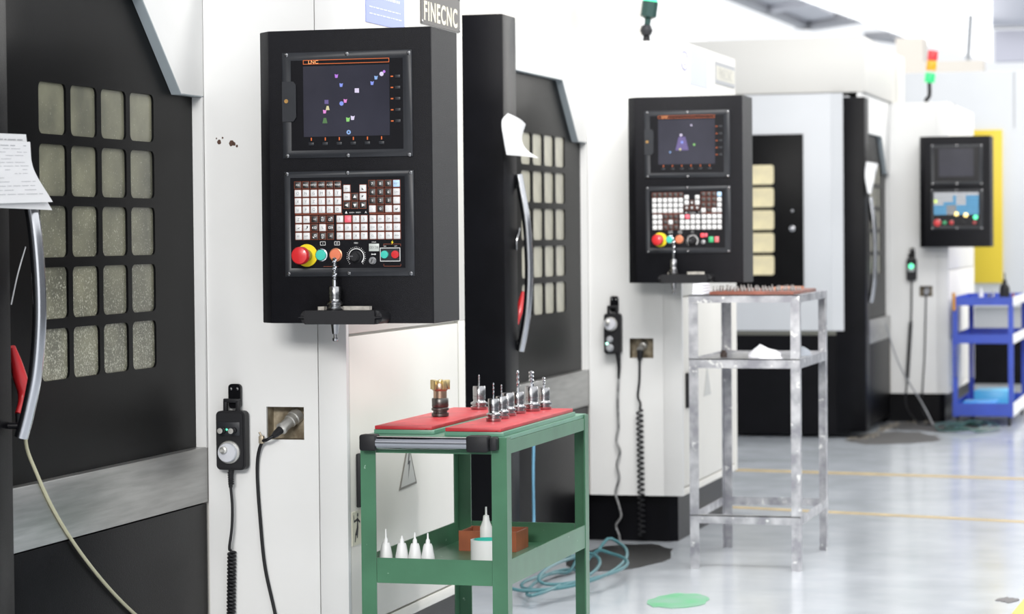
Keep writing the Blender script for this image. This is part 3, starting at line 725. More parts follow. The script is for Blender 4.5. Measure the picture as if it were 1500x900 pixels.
        b = B(); pbox(b, 228, 240, 176, 178.5, -24, -22.4); part('dial_pointer', b, PRTG, kb, local=True)
        if kind == 1:
            b = B(); pbox(b, 278, 306, 190, 210, -4, -2.5, .5); part('hour_meter', b, mat('lcd_grey', (.50, .53, .50), .35), kb, local=True)
            tx(pg, '00138', 7, 292, 200, -4.2); tx(pw, 'HOUR', 3, 292, 214, Y - .3)
            b = B(); lathe(b, [(v[0] / 1000, v[1] / 1000) for v in ((10, 0), (10, 3), (8, 5), (8, 9), (0, 9))], (.288, -.0025, .165), (0, -1, 0), 20); part('key_switch', b, mat('grey_metal', (.40, .40, .41), .3, .8), kb, local=True)
            poly(pk, [(284.5, 160.5), (287, 159.5), (291, 169), (288.5, 170)], -12)
            poly(pw, [(284, 182), (286, 185), (286, 183), (294, 183), (294, 185), (297, 182), (294, 179), (294, 181), (286, 181), (286, 179)], Y - .3)
            b = B(); outline(b, 337, 181, 56, 36, 2.2, Y - .3)
            prism(b, rr(.337, .181, .054, .034, .005), 'y', -.0045, -.0025); part('power_button_plate', b, GREYBLK, kb, local=True, recalc=True)
            outline(pw, 337, 181, 56, 36, 1.6, -4.8)
            rnd('power_on_button', 322, 181, 10.5, 8, TEALP); rnd('power_off_button', 351.5, 181, 10.5, 8, REDP)
            yl = B(); poly(yl, [(344, 219), (339, 212.5), (342, 212.5), (340, 207), (346.5, 214), (343, 214)], Y - .3); part('lightning_print', yl, YELP, kb, local=True, recalc=False)
            tx(pw, 'ON', 3, 322, 203, Y - .3); tx(pw, 'OFF', 3, 352, 203, Y - .3)
            for z, d in ((208, 1), (150, -1)):
                poly(po, [(318, z), (366, z), (366, z + 1), (318, z + 1)], Y - .2)
                for x in (318, 365): poly(po, [(x, z - 5 * (d > 0)), (x + 1, z - 5 * (d > 0)), (x + 1, z + 6 * (d < 0)), (x, z + 6 * (d < 0))], Y - .2)
            poly(po, [(150, 150), (192, 150), (192, 151), (150, 151)], Y - .2)
        else:
            b = B(); pbox(b, 277, 291, 190, 206, -9, -2.5, 2); part('alarm_lamp', b, REDLED, kb, local=True)
            b = B(); pbox(b, 293, 305, 190, 206, -8, -2.5, 2); part('alarm_cover', b, KEYP, kb, local=True)
            rnd('key_switch', 288, 170, 9, 8, MATS.get('grey_metal') or PRTG)
            b = B(); pbox(b, 311, 331, 168, 192, -10, -2.5, 1.5); part('power_on_button', b, mat('green_plastic', (.05, .42, .17), .35), kb, local=True)
            b = B(); pbox(b, 336, 354, 168, 192, -10, -2.5, 1.5); part('power_off_button', b, mat('rose_plastic', (.72, .16, .17), .35), kb, local=True)
    else:
        kw, kbm, kg = key_mesh(19, 17, mat('pale_key', (.62, .64, .68), .45)), key_mesh(19, 17, KEYBB), key_mesh(19, 17, PLATEGREY)
        for r in range(8):
            for i in range(14):
                blue = (i in (6,) and r in (1, 2, 3)) or (i >= 10 and r >= 1) or (r == 3 and i in (3, 4, 5)) or (r >= 4 and (i < 4 or 7 <= i))
                m_ = kg if r >= 4 and i in (4, 5, 6) else (kbm if blue else kw)
                if r > 6: continue
                mk(m_, 'key', (74 + i * 22.2, Y, 372 - r * 22.5), kb)
        def rnd(name, x, z, r, h, m):
            b = B(); lathe(b, [(v[0] / 1000, v[1] / 1000) for v in ((r, 0), (r, h), (0, h + 2))], (x / 1000, Y / 1000, z / 1000), (0, -1, 0), 18); part(name, b, m, kb, local=True)
        rnd('emergency_stop_button', 90, 172, 24, 32, REDP); rnd('start_button', 138, 172, 12, 8, mat('green_plastic', (.05, .42, .17), .35)); rnd('stop_button', 186, 172, 14, 8, REDP)
        rnd('feed_dial', 265, 172, 16, 14, RUBBER); rnd('power_button', 345, 172, 12, 8, mat('dark_red_plastic', (.42, .05, .05), .4))
        rnd('lamp_yellow_green', 76, 322, 9, 5, lamp_mat('lime_led', (.75, 1, .1), 1.2)); rnd('lamp_amber', 220, 232, 13, 5, YELLED); rnd('lamp_amber', 285, 224, 14, 5, YELLED); rnd('lamp_green', 352, 208, 15, 5, GREENLED)
    for nm, q, m_ in (('white_print', pw, PRTW), ('black_print', pk, PRTK), ('grey_print', pg, PRTG), ('orange_lines', po, ORANGE)):
        if len(q.verts): part(nm, q, m_, kb, local=True, recalc=False)['kind'] = 'stuff'
        else: q.free()
    # bar that holds a tool at the bottom
    if kind != 3:
        b = B(); prism(b, rr(.222, .018, .226, .036, .017, 5), 'y', -.085, -.0005); bmesh.ops.bevel(b, geom=[e for e in b.edges if all(abs(v.co.y + .085) < 1e-5 for v in e.verts)], offset=.014, segments=4, affect='EDGES')
        rest = part('tool_rest', b, RUBBER, t, local=True)
        b = B()
        for x0, x1, h in ((.143, .168, .009), (.216, .291, .010)):
            prism(b, blob((x0 + x1) / 2, -.03, (x1 - x0) / 2, .012, 14, .2), 'z', .0362, .0362 + h)
        part('dried_glue', b, mat('dried_glue', (.55, .52, .47), .7, var=.4, scale=60), rest, local=True)
    return t
cp1 = control_panel('nearest black control panel with a screen of small coloured marks, above the green cart', (-2.446, 6.30, 1.098), 1)
cp2 = control_panel('middle black control panel, on the second machine above the silver stand', (-2.372, 10.316, 1.120), 2)
cp3 = control_panel('farthest black control panel with blue and white keys', (-1.966, 17.32, 1.214), 3)
cp3.scale = (.97, 1, .97)

# ------------------------------------------------------------------ tools in holders
def tool_holder(name, loc, label, group=None, bit=.05, bit_r=.0025, big=1.0, kind='drill', below=False, cat='tool holder'):
    t = thing(name, loc, label, cat, group)
    k = big
    b = B(); lathe(b, [(.0215 * k, 0), (.0225 * k, .002), (.0225 * k, .009), (.0175 * k, .0105), (.0175 * k, .0135), (.0225 * k, .015), (.0225 * k, .020), (.017 * k, .023), (.0155 * k, .026), (.0155 * k, .030)], n=24)
    part('flange', b, TOOLST, t, local=True)
    b = B(); lathe(b, [(.0145 * k, .030), (.0165 * k, .0305), (.0165 * k, .038), (.0155 * k, .0385), (.0155 * k, .040), (.0165 * k, .0405), (.0165 * k, .060 * (k if k > 1 else 1)), (.015 * k, .062 * (k if k > 1 else 1)), (.006 * k, .0625 * (k if k > 1 else 1))], n=24)
    part('collet_nut', b, TOOLST, t, local=True)
    top = .0625 * (k if k > 1 else 1)
    if bit > 0:
        b = B(); n = 8; N = 24; rings = []
        for i in range(N + 1):
            h = top - .002 + bit * i / N; tw = 0 if i < N * .25 else (i - N * .25) * .55
            rings.append([b.verts.new((math.cos(a + tw) * bit_r * (1 if (q % 4 or i < N * .25) else .55) * (1 if i < N else .3), math.sin(a + tw) * bit_r * (1 if (q % 4 or i < N * .25) else .55) * (1 if i < N else .3), h)) for q, a in enumerate([2 * math.pi * q / n for q in range(n)])])
        for a, c in zip(rings, rings[1:]):
            for q in range(n): b.faces.new((a[q], a[(q + 1) % n], c[(q + 1) % n], c[q]))
        b.faces.new(rings[-1])
        part('drill_bit', b, CHROME, t, local=True)
    if below:
        b = B(); lathe(b, [(.006, -.082), (.0075, -.080), (.0075, -.074), (.0045, -.073), (.0045, -.064), (.008, -.063), (.009, -.056), (.0165, 0)], n=20); part('taper_shank', b, TOOLST, t, local=True)
    return t
tp1 = tool_holder('tool_holder', (-2.446 + .196, 6.255, 1.098 + .0365), 'tool holder with a twist drill resting in the bar under the nearest control panel', None, .078, .0062, 1.0, below=True)
tp2 = tool_holder('tool_holder', (-2.372 + .170, 10.272, 1.120 + .0365), 'tool holder with a drill in the bar under the middle control panel', None, .085, .0060, .95, below=True)

# ------------------------------------------------------------------ green tool cart
CX0, CX1, CY0, CY1 = -2.215, -1.81, 6.345, 7.227
cart = thing('tool_cart', ((CX0 + CX1) / 2, (CY0 + CY1) / 2, 0), 'green steel tool cart with two red mats on top, in front of the nearest machine', 'cart')
def angle(b, x, y, sx, sy, z0, z1, w=.042, th=.004):
    box(b, x, x + sx * w, y, y + sy * th, z0, z1); box(b, x, x + sx * th, y + sy * th, y + sy * w, z0, z1)
for x, sx in ((CX0, 1), (CX1, -1)):
    for y, sy in ((CY0, 1), (CY1, -1)):
        b = B(); angle(b, x, y, sx, sy, 0.0, .796); part('leg', b, GREEN, cart)
b = B(); box(b, CX0 + .005, CX1 - .005, CY0 + .005, CY1 - .005, .788, .798); part('top', b, GREENLT, cart)
def apron(z0, z1, inset=.005):
    b = B()
    box(b, CX0 + .043, CX1 - .043, CY0 + inset, CY0 + inset + .004, z0, z1); 
    box(b, CX0 + .043, CX1 - .043, CY1 - inset - .004, CY1 - inset, z0, z1)
    box(b, CX0 + inset, CX0 + inset + .004, CY0 + .043, CY1 - .043, z0, z1); box(b, CX1 - inset - .004, CX1 - inset, CY0 + .043, CY1 - .043, z0, z1)
    return b
b = apron(.752, .787, .0015); part('top_rim', b, GREEN, cart)
b = apron(.405, .472, .0015); part('shelf_rim', b, GREEN, cart)
b = B(); box(b, CX0 + .005, CX1 - .005, CY0 + .006, CY1 - .006, .408, .413); part('shelf', b, GREEN, cart)
b = B(); tube(b, [(CX0 + .02, CY0 - .022, .781), (CX1 - .045, CY0 - .022, .781)], .0175, 20, False); part('handle', b, CHROME, cart)
b = B(); box(b, CX0 + .010, CX0 + .056, CY0 - .042, CY0 + .001, .760, .803, .006); part('handle_cap', b, RUBBER, cart)
b = B(); box(b, CX1 - .100, CX1 - .040, CY0 - .042, CY0 + .001, .760, .803, .006); part('handle_cap', b, RUBBER, cart)
b = B(); box(b, CX1 - .0395, CX1 - .020, CY0 - .030, CY0 + .001, .764, .799, .004); part('handle_cap', b, RUBBER, cart)
# red mats
def red_plate(x0, x1, y0, y1, label):
    t = thing('tool_board', ((x0 + x1) / 2, y0, .798), label, 'tray', 'red boards on the green cart')
    b = B(); box(b, x0, x1, y0, y1, .7985, .810, .001); part('green_base', b, GREENLT, t)
    b = B(); box(b, x0 + .003, x1 - .006, y0 - .003, y1 - .004, .8102, .8202, .002); part('red_mat', b, RED, t)
    return t
red_plate(-2.195, -2.025, 6.40, 7.12, 'red topped green board, left of two on the green cart, carrying the bronze face mill')
red_plate(-1.985, -1.822, 6.36, 7.12, 'red topped green board, right of two on the green cart, carrying a row of drills')
ZT = .8203
grp = 'tool holders standing on the green cart'
tool_holder('tool_holder', (-1.917, 6.594, ZT), 'foremost tool holder in the row on the right red board, with a thin drill', grp, .045, .0022, .92)
tool_holder('tool_holder', (-1.924, 6.697, ZT), 'second tool holder from the front on the right red board, with a thin short drill', grp, .034, .002, .95)
tool_holder('tool_holder', (-1.936, 6.803, ZT), 'third tool holder from the front on the right red board, without a visible drill', grp, 0, .002, 1.05)
tool_holder('tool_holder', (-1.932, 6.895, ZT), 'fourth tool holder from the front on the right red board, with a tall spiral drill', grp, .062, .0038, 1.0)
tool_holder('tool_holder', (-1.920, 6.995, ZT), 'wide tool holder with a thick end mill near the back of the right red board', grp, .046, .0075, 1.15)
tool_holder('tool_holder', (-1.903, 7.07, ZT), 'rearmost tool holder on the right red board, with a short cutter', grp, .032, .0045, 1.02)
tool_holder('tool_holder', (-2.090, 7.040, ZT), 'lone tool holder with a thin drill at the back of the left red board', grp, .034, .002, 1.1)
t = thing('face_mill', (-2.117, 6.746, ZT), 'bronze coloured face mill on a dark holder on the left red board', 'cutter')
b = B(); lathe(b, [(.019, 0), (.0245, .002), (.0245, .010), (.020, .012), (.020, .016), (.0245, .018), (.0245, .024), (.022, .026), (.0235, .028), (.0235, .050), (.022, .052)], n=26); part('holder', b, DKSTEEL, t, local=True)
b = B(); lathe(b, [(.019, .052), (.019, .072), (.021, .074), (.023, .080), (.019, .094)], n=24); part('cutter_body', b, mat('bronze_steel', (.42, .30, .22), .3, .9), t, local=True)
for k in range(5):
    a = 2 * math.pi * k / 5 + .5; c_, s_ = math.cos(a), math.sin(a)
    b = B(); box(b, .012, .028, -.006, .006, .076, .103, .002); bmesh.ops.rotate(b, verts=b.verts, cent=(0, 0, 0), matrix=Matrix.Rotation(a, 3, 'Z')); part('insert', b, mat('gold_carbide', (.62, .50, .26), .3, .9), t, local=True)

# things on the cart's lower shelf
ZS = .4132
def glue_bottle(px, label, y=6.42, tip=.535):
    p = at(px, 820, 'y', y)
    t = thing('glue_bottle', (p.x, y, ZS), label, 'bottle', 'white glue bottles on the lower shelf')
    b = B(); lathe(b, [(.0165, 0), (.018, .002), (.018, .055), (.0125, .084), (.010, .090)], n=18); part('bottle_body', b, PLASTW, t, local=True)
    b = B(); lathe(b, [(.0065, .090), (.0055, .100), (.0028, .104), (.002, tip - ZS)], n=12); part('nozzle', b, PLASTW, t, local=True)
glue_bottle(565.5, 'leftmost of the four white glue bottles in front, with a tall nozzle', tip=.540)
glue_bottle(589, 'second from left of the four white glue bottles in front, shortest nozzle', tip=.523)
glue_bottle(608, 'third from left of the four white glue bottles in front', tip=.533)
glue_bottle(627, 'rightmost of the four white glue bottles in front', tip=.532)
p = at(703, 825, 'z', ZS)
t = thing('tape_roll', (-1.928, 6.56, ZS), 'fat white tape roll with a teal core, standing on the cart shelf', 'tape')
b = B(); ringface(b, [[(r * math.cos(i * math.pi / 16), r * math.sin(i * math.pi / 16), z) for i in range(32)] for r, z in ((.0375, 0), (.046, 0), (.046, .088), (.0375, .088), (.0375, 0))], cap=False)
part('tape', b, PLASTW, t, local=True)
b = B(); ringface(b, [[(r * math.cos(i * math.pi / 16), r * math.sin(i * math.pi / 16), z) for i in range(32)] for r, z in ((.0372, .004), (.0372, .0895), (.033, .0895), (.033, .004), (.0372, .004))], cap=False); part('core', b, TEALP, t, local=True)
t = thing('parts_box', (-2.05, 7.05, ZS), 'orange brown divided plastic box at the back of the cart shelf', 'box')
bx0, bx1, by0, by1 = -2.138, -1.965, 6.98, 7.11
b = B(); box(b, bx0, bx1, by0, by1, ZS, ZS + .006)
for x in (bx0, (bx0 * 2 + bx1) / 3, (bx0 + bx1 * 2) / 3, bx1 - .006): box(b, x, x + .006, by0 + .0061, by1 - .0061, ZS + .006, ZS + .056)
for y in (by0, by1 - .006): box(b, bx0, bx1, y, y + .006, ZS + .006, ZS + .058)
part('divided_tray', b, BROWN, t)
t = thing('glue_bottle', (-2.040, 6.93, ZS), 'white glue bottle standing alone by the orange brown box', 'bottle')
b = B(); lathe(b, [(.0165, 0), (.018, .002), (.018, .075), (.010, .095), (.008, .11), (.003, .112), (.0025, .135)], n=18); part('bottle_body', b, PLASTW, t, local=True)

# ------------------------------------------------------------------ papers
def sheet(name, left, right, label, n=8, bow=.006, lines=0, axis='x', c=0.0, cat='paper', group=None, text_m=PRTG):
    L = smooth_path([at(*q, axis, c) for q in left], 6); Rr = smooth_path([at(*q, axis, c) for q in right], 6)
    N = len(L)
    def S(u, v, off=0.0):
        i = min(int(v * (N - 1)), N - 2); f = v * (N - 1) - i
        a, c_ = L[i].lerp(L[i + 1], f), Rr[i].lerp(Rr[i + 1], f)
        p = a.lerp(c_, u)
        p.x += bow * math.sin(u * 3.1) * (1 if v < .5 else 1.3) + bow * .6 * v * v * u + off
        return p
    b = B()
    g = [[b.verts.new(S(i / n, j / (n * 2))) for i in range(n + 1)] for j in range(n * 2 + 1)]
    g2 = [[b.verts.new(S(i / n, j / (n * 2), -.0006)) for i in range(n + 1)] for j in range(n * 2 + 1)]
    for j in range(n * 2):
        for i in range(n):
            b.faces.new((g[j][i], g[j][i + 1], g[j + 1][i + 1], g[j + 1][i])); b.faces.new((g2[j][i], g2[j + 1][i], g2[j + 1][i + 1], g2[j][i + 1]))
    o0 = g[0][0].co.copy()
    t = thing(name, tuple(S(.5, 1)), label, cat, group)
    part('sheet', b, PAPER, t)
    if lines:
        b = B()
        for k in range(lines):
            v = .07 + .86 * k / lines; u = .08 + (.25 if k == 0 else random.choice((0, 0, .1)))
            while u < .9:
                l = random.uniform(.03, .14)
                if random.random() < .75:
                    h = .012 if k == 0 else .006
                    q = [S(u, v, .0008), S(min(u + l, .94), v, .0008), S(min(u + l, .94), v + h, .0008), S(u, v + h, .0008)]
                    b.faces.new([b.verts.new(x) for x in q])
                u += l + .02
        part('printed_lines', b, text_m, t, recalc=False)
    return t
PALEPRT = mat('faint_print', (.36, .37, .39), .6)
XP = -2.615
sheet('paper_sheet', [(-70, 193), (-72, 250), (-70, 302)], [(38, 197), (46, 252), (75, 308)], 'rear paper sheet of the two hanging at the left edge', axis='x', c=XP - .006, bow=.004, lines=6, text_m=PALEPRT)
sheet('paper_sheet', [(-70, 204), (-72, 250), (-70, 300)], [(44, 208), (49, 248), (76, 296)], 'front printed paper sheet of the two hanging at the left edge', axis='x', c=XP + .002, bow=.004, lines=14, text_m=PALEPRT)
sheet('paper_sheet', [(744, 166), (735, 178), (738, 205), (742, 227)], [(770, 182), (764, 203), (770, 219), (787, 232)], 'curled white paper hanging on the black door edge of the second machine', axis='x', c=-2.575, bow=.01)
sheet('paper_sheet', [(1269, 237), (1267, 258), (1271, 283)], [(1286, 240), (1281, 260), (1275, 286)], 'small paper hanging on the door edge of the third machine', axis='x', c=-2.19, bow=.006)

# ------------------------------------------------------------------ air guns, reflection streaks, hoses at the doors
def air_gun(pts_px, X, label, hose=None, k=1.0):
    P = lambda q, d=0: at(*q, 'x', X + d)
    t = thing('air_blow_gun', tuple(P(pts_px[0])), label, 'air gun')
    b = B(); tube(b, [P(q) for q in pts_px[:4]], lambda s: (.007 + .010 * math.sin(math.pi * min(1, s * 1.15))) * k, 12); part('gun_body', b, REDP, t)
    b = B(); tube(b, [P(pts_px[3]), P(pts_px[4])], .006 * k, 10, False); part('nozzle', b, RUBBER, t)
    b = B(); tube(b, [P(pts_px[5]), P(pts_px[6])], .007 * k, 10, False); part('brass_fitting', b, mat('copper', (.62, .35, .28), .35, .8), t)
    if hose:
        b = B(); tube(b, [P(q, d) for q, d in hose], .0045, 10); part('air_hose', b, CLEARHOSE, t)
air_gun([(18, 508), (27, 545), (34, 575), (26, 606), (27, 630), (30, 557), (46, 557)], Xd1 + .022, 'red air blow gun with a pale hose behind the chrome handle at left', [((45, 557), 0), ((41, 610), 0), ((38, 650), 0.0), ((52, 690), .01), ((80, 750), .012), ((118, 810), .012), ((165, 868), .012), ((215, 915), .012), ((300, 980), .02)])
air_gun([(766, 428), (763, 445), (760, 462), (758, 476), (758, 486), (761, 450), (766, 450)], Xd2 + .02, 'red air blow gun behind the chrome handle of the second machine', None, .8)
b = B(); tube(b, [at(37, 362, 'x', Xs1 + .006), at(25, 405, 'x', Xs1 + .006), at(16, 447, 'x', Xs1 + .006)], .0022, 8)  # reflection of the handle in the door, built as a thin pale tube
solo('reflection_streak', b, TOOLST, 'thin pale streak of reflection on the black door left of the chrome handle', 'streak')
b = B(); tube(b, [at(761, 335, 'x', Xs2 + .004), at(757, 352, 'x', Xs2 + .004), at(757, 366, 'x', Xs2 + .004)], .004, 8)  # second machine's handle reflection, also built as a pale tube
solo('reflection_streak', b, TOOLST, 'short pale bent rod of reflection beside the handle of the second machine', 'streak')

# ------------------------------------------------------------------ handwheel pendants
def coil(b, p0, p1, r, turns, wr): tube(b, helix(p0, p1, r, turns, 9), wr, 6, False)
def handwheel(label, x, z0, z1, w, Yf, variant):
    """hangs on a bracket; body from z0 to z1, front at Yf"""
    t = thing('handwheel_pendant', (x, Yf + .02, z0), label, 'remote control', None)
    b = B(); prism(b, rr(x, (z0 + z1) / 2, w, z1 - z0, .013, 4), 'y', Yf, Yf + .036)
    bmesh.ops.bevel(b, geom=[e for e in b.edges if all(abs(v.co.y - Yf) < 1e-5 for v in e.verts)], offset=.005, segments=2, affect='EDGES'); part('pendant_body', b, RUBBER, t)
    b = B()
    box(b, x - .024, x - .013, Yf + .010, Yf + .022, z1 - .002, z1 + .028, .002); box(b, x + .013, x + .024, Yf + .010, Yf + .022, z1 - .002, z1 + .028, .002); box(b, x - .024, x + .024, Yf + .010, Yf + .022, z1 + .022, z1 + .034, .003)
    part('hanging_loop', b, RUBBER, t)
    b = B(); prism(b, rr(x + .004, z1 + .040, .036, .068, .010), 'y', Yf + .026, Yf + .038); part('wall_bracket', b, BLACK, t)
    for dx in (-.006, .013):
        b = B(); lathe(b, [(.004, 0), (.004, .002), (0, .003)], (x + dx, Yf + .026, z1 + .060), (0, -1, 0), 10); part('bracket_screw', b, TOOLST, t)
    if variant == 1:
        b = B(); box(b, x - .034, x + .030, Yf - .003, Yf, z1 - .068, z1 - .030, .001); part('switch_plate', b, GREYBLK, t)
        for dx in (-.018, .014):
            b = B(); lathe(b, [(.009, 0), (.009, .010), (.006, .012), (.0055, .022), (.0045, .024), (0, .024)], (x + dx, Yf - .003, z1 - .053), (0, -1, 0), 14); part('selector_knob', b, RUBBER, t)
            b = B(); lathe(b, [(.0078, .0), (.0078, .003), (0, .0035)], (x + dx, Yf - .027, z1 - .053), (0, -1, 0), 12); part('knob_cap', b, PLUGST, t)
        b = B(); lathe(b, [(.003, 0), (.003, .002), (0, .003)], (x - .008, Yf - .003, z1 - .051), (0, -1, 0), 8); part('signal_light', b, GREENLED, t)
        hz, hr, hx = z0 + .050, .032, x - .002
    elif variant == 2:
        hz, hr, hx = z1 - .045, .030, x - .006
        for dz, r in ((.062, .015), (.026, .017)):
            b = B(); lathe(b, [(r, 0), (r, .006), (r * .7, .012), (r * .6, .016), (0, .016)], (x - .010, Yf, z0 + dz), (0, -1, 0), 16); part('selector_knob', b, PLATEGREY, t)
        b = B(); lathe(b, [(.006, 0), (.006, .004), (0, .006)], (x - .022, Yf, z0 + .044), (0, -1, 0), 10); part('signal_light', b, lamp_mat('pale_green_led', (.5, 1, .8), 2.0), t)
    else:
        hz = None
        b = B(); prism(b, rr(x, z1 - .065, .045, .05, .01), 'y', Yf - .004, Yf); part('face_plate', b, PLATEGREY, t)
        b = B(); lathe(b, [(.017, 0), (.017, .006), (0, .008)], (x, Yf - .004, z1 - .052), (0, -1, 0), 14); part('signal_light', b, GREENLED, t)
    if hz:
        b = B(); lathe(b, [(hr, 0), (hr, .006), (hr * .93, .008)], (hx, Yf, hz), (0, -1, 0), 30); part('wheel_scale', b, PLUGST, t)
        b = B(); lathe(b, [(hr * .84, .008), (hr * .84, .020), (hr * .78, .023), (0, .024)], (hx, Yf, hz), (0, -1, 0), 30); part('handwheel', b, mat('dial_white', (.58, .59, .63), .35), t)
        b = B(); lathe(b, [(.010, .023), (.010, .034), (.006, .036), (.0055, .046), (.004, .048), (0, .048)], (hx - .006, Yf, hz + .008), (0, -1, 0), 16); part('crank_knob', b, PLUGST, t)
    return t
t = handwheel('black handwheel pendant with a white dial, hanging on the nearest machine', -2.655, .682, .846, .086, 6.512, 1)
b = B(); tube(b, [(-2.659, 6.53, .684), (-2.661, 6.53, .66), (-2.662, 6.53, .632)], lambda s: .0085 - .003 * s, 10); 
for k in range(6): lathe(b, [(.006, 0), (.0085, .001), (.0085, .004), (.006, .005)], (-2.6605 - .0003 * k, 6.53, .640 + k * .006), (0, 0, 1), 10)
part('strain_relief', b, RUBBER, t)
b = B(); tube(b, [(-2.662, 6.53, .634), (-2.658, 6.53, .58), (-2.660, 6.53, .52), (-2.668, 6.53, .465), (-2.668, 6.538, .455)], .0042, 8); coil(b, (-2.667, 6.545, .452), (-2.676, 6.545, .10), .0095, 34, .0042); part('coiled_cable', b, RUBBER, t)
t = handwheel('black handwheel pendant with three round dials, hanging on the second machine', -2.529, .812, .985, .074, 10.528, 2)
b = B(); pp = [(-2.507, 10.54, .815), (-2.505, 10.55, .76), (-2.508, 10.555, .70)]
tube(b, pp, lambda s: .011 - .006 * s, 8); part('strain_relief', b, RUBBER, t)
b = B(); tube(b, [at(905, y, 'y', 10.555) + Vector((dx, 0, 0)) for y, dx in ((552, .004), (590, 0), (625, .003), (645, -.006), (662, .010), (680, -.004), (700, .006), (722, -.010), (742, .006), (757, .014), (770, -.008), (785, .006), (800, .012))], .0055, 8)
part('taped_cable', b, mat('silver_tape', (.45, .45, .45), .35, .6, var=.6, scale=40), t)
t = handwheel('dark handwheel pendant with a green light, hanging on the third machine', -2.085, .985, 1.135, .07, 17.535, 3)
b = B(); tube(b, [(-2.085, 17.55, .99), (-2.088, 17.56, .80), (-2.092, 17.56, .70)], .006, 8); coil(b, (-2.092, 17.555, .70), (-2.118, 17.555, .30), .010, 26, .005); tube(b, [(-2.118, 17.55, .30), (-2.12, 17.5, .12), (-2.02, 17.38, .008), (-1.93, 17.3, .008)], .006, 8); part('coiled_cable', b, RUBBER, t)

# plugs in the wall sockets
t = thing('plug_and_cable', (-2.50, 6.60, .84), 'steel plug with black cable in the square socket of the nearest machine', 'cable')
a, d_ = Vector((-2.492, 6.612, .832)), (Vector((-2.525, 6.535, .785)) - Vector((-2.492, 6.612, .832)))
b = B(); lathe(b, [(.021, 0), (.021, .020), (.018, .022), (.019, .036), (.016, .038), (.015, .066), (.017, .068), (.017, .076), (.012, .080)], a, d_, 22); part('plug_shell', b, PLUGST, t)
b = B(); n_ = d_.normalized(); lathe(b, [(.0115, .078), (.010, .1), (.006, .115)], a, d_, 16); part('plug_boot', b, RUBBER, t)
b = B(); e = a + n_ * .112
tube(b, [e, e + Vector((-.018, -.004, -.010)), at(384, 648, 'y', 6.535), at(378, 668, 'y', 6.545), at(377, 700, 'y', 6.55), at(381, 760, 'y', 6.55), at(388, 830, 'y', 6.55), at(402, 895, 'y', 6.55), at(415, 960, 'y', 6.54)], .0048, 10); part('cable', b, RUBBER, t)
b = B(); p = at(383, 645, 'y', 6.533); box(b, p.x - .007, p.x + .007, p.y - .006, p.y + .008, p.z - .010, p.z + .012, .002); tube(b, [p + Vector((0, 0, .01)), p + Vector((-.006, 0, .022))], .003, 6, False); part('cable_clip', b, mat('tarnished_brass', (.42, .36, .27), .45, .6), t)
t = thing('plug_and_cable', (-2.412, 10.6, .85), 'steel plug with a coiled cord in the socket of the second machine', 'cable')
b = B(); lathe(b, [(.018, 0), (.018, .03), (.014, .033), (.014, .07)], (-2.410, 10.63, .85), (-.06, -.75, -.25), 16); part('plug_shell', b, PLUGST, t)
b = B(); lathe(b, [(.014, 0), (.012, .03), (.006, .045)], (-2.414, 10.565, .826), (-.05, -.15, -1), 12); part('plug_boot', b, RUBBER, t)
b = B(); tube(b, [(-2.416, 10.56, .79), (-2.418, 10.56, .70), (-2.424, 10.555, .63), (-2.412, 10.55, .60), (-2.414, 10.55, .575)], .005, 8); coil(b, (-2.416, 10.552, .575), (-2.410, 10.552, .03), .0135, 24, .0038); part('coiled_cable', b, RUBBER, t)
t = thing('plug_and_cable', (-1.99, 17.6, .91), 'dark plug with a thin cable in the socket of the third machine', 'cable')
b = B(); lathe(b, [(.022, 0), (.022, .04), (.012, .07)], (-1.988, 17.62, .915), (0, -.8, -.25), 12); part('plug_shell', b, PLATEGREY, t)
b = B(); tube(b, [(-1.988, 17.565, .89), (-1.992, 17.56, .7), (-2.0, 17.56, .45), (-2.01, 17.56, .3), (-2.01, 17.5, .1), (-1.95, 17.42, .008)], .005, 8); part('cable', b, RUBBER, t)

# ------------------------------------------------------------------ lamps on the machines
p = at(947, 55, 'y', 10.80)
t = thing('work_lamp', (p.x, 10.80, 2.1465), 'small dark work lamp with a green light on top of the second machine', 'lamp')
b = B(); lathe(b, [(.036, 0), (.036, .004), (.016, .012), (.012, .028), (.014, .034)], n=20); t.scale = (1.2, 1.2, 1.2); part('lamp_foot', b, RUBBER, t, local=True)
b = B(); lathe(b, [(.003, -.024), (.017, -.017), (.0235, 0), (.017, .017), (.003, .024)], (0, 0, .056), (0, 0, 1), 20); part('ball_joint', b, GREYBLK, t, local=True)
b = B(); d_ = Vector((.14, 0, 1)); lathe(b, [(.011, .0), (.012, .02), (.030, .030), (.030, .085)], (.003, 0, .076), d_, 8); part('lamp_head', b, mat('dark_green_plastic', (.015, .05, .045), .35), t, local=True)
b = B(); lathe(b, [(.027, .085), (.027, .094), (0, .095)], (.003, 0, .076), d_, 12); part('light_lens', b, GREENLED, t, local=True)
p = at(1361, 142, 'y', 17.9)
t = thing('signal_tower', (p.x - .01, 17.9, 2.2165), 'red amber and green signal tower on top of the third machine', 'signal light')
b = B(); tube(b, [(0, 0, 0), (-.01, 0, .03), (.012, 0, .06), (.012, 0, .15)], .014, 8); part('stem', b, RUBBER, t, local=True)
for nm, m_, z in (('green_segment', lamp_mat('bright_green_lamp', (.05, .80, .26), 0.8), .095), ('amber_segment', mat('amber_lens', (.85, .42, .02), .3), .18), ('red_segment', mat('red_lens', (.80, .06, .07), .3), .25)):
    b = B(); lathe(b, [(.034, 0), (.036, .004), (.036, .062), (.034, .068)], (.012 + (z - .095) * .13, 0, z + .055), (.13, 0, 1), 18); part(nm, b, m_, t, local=True)

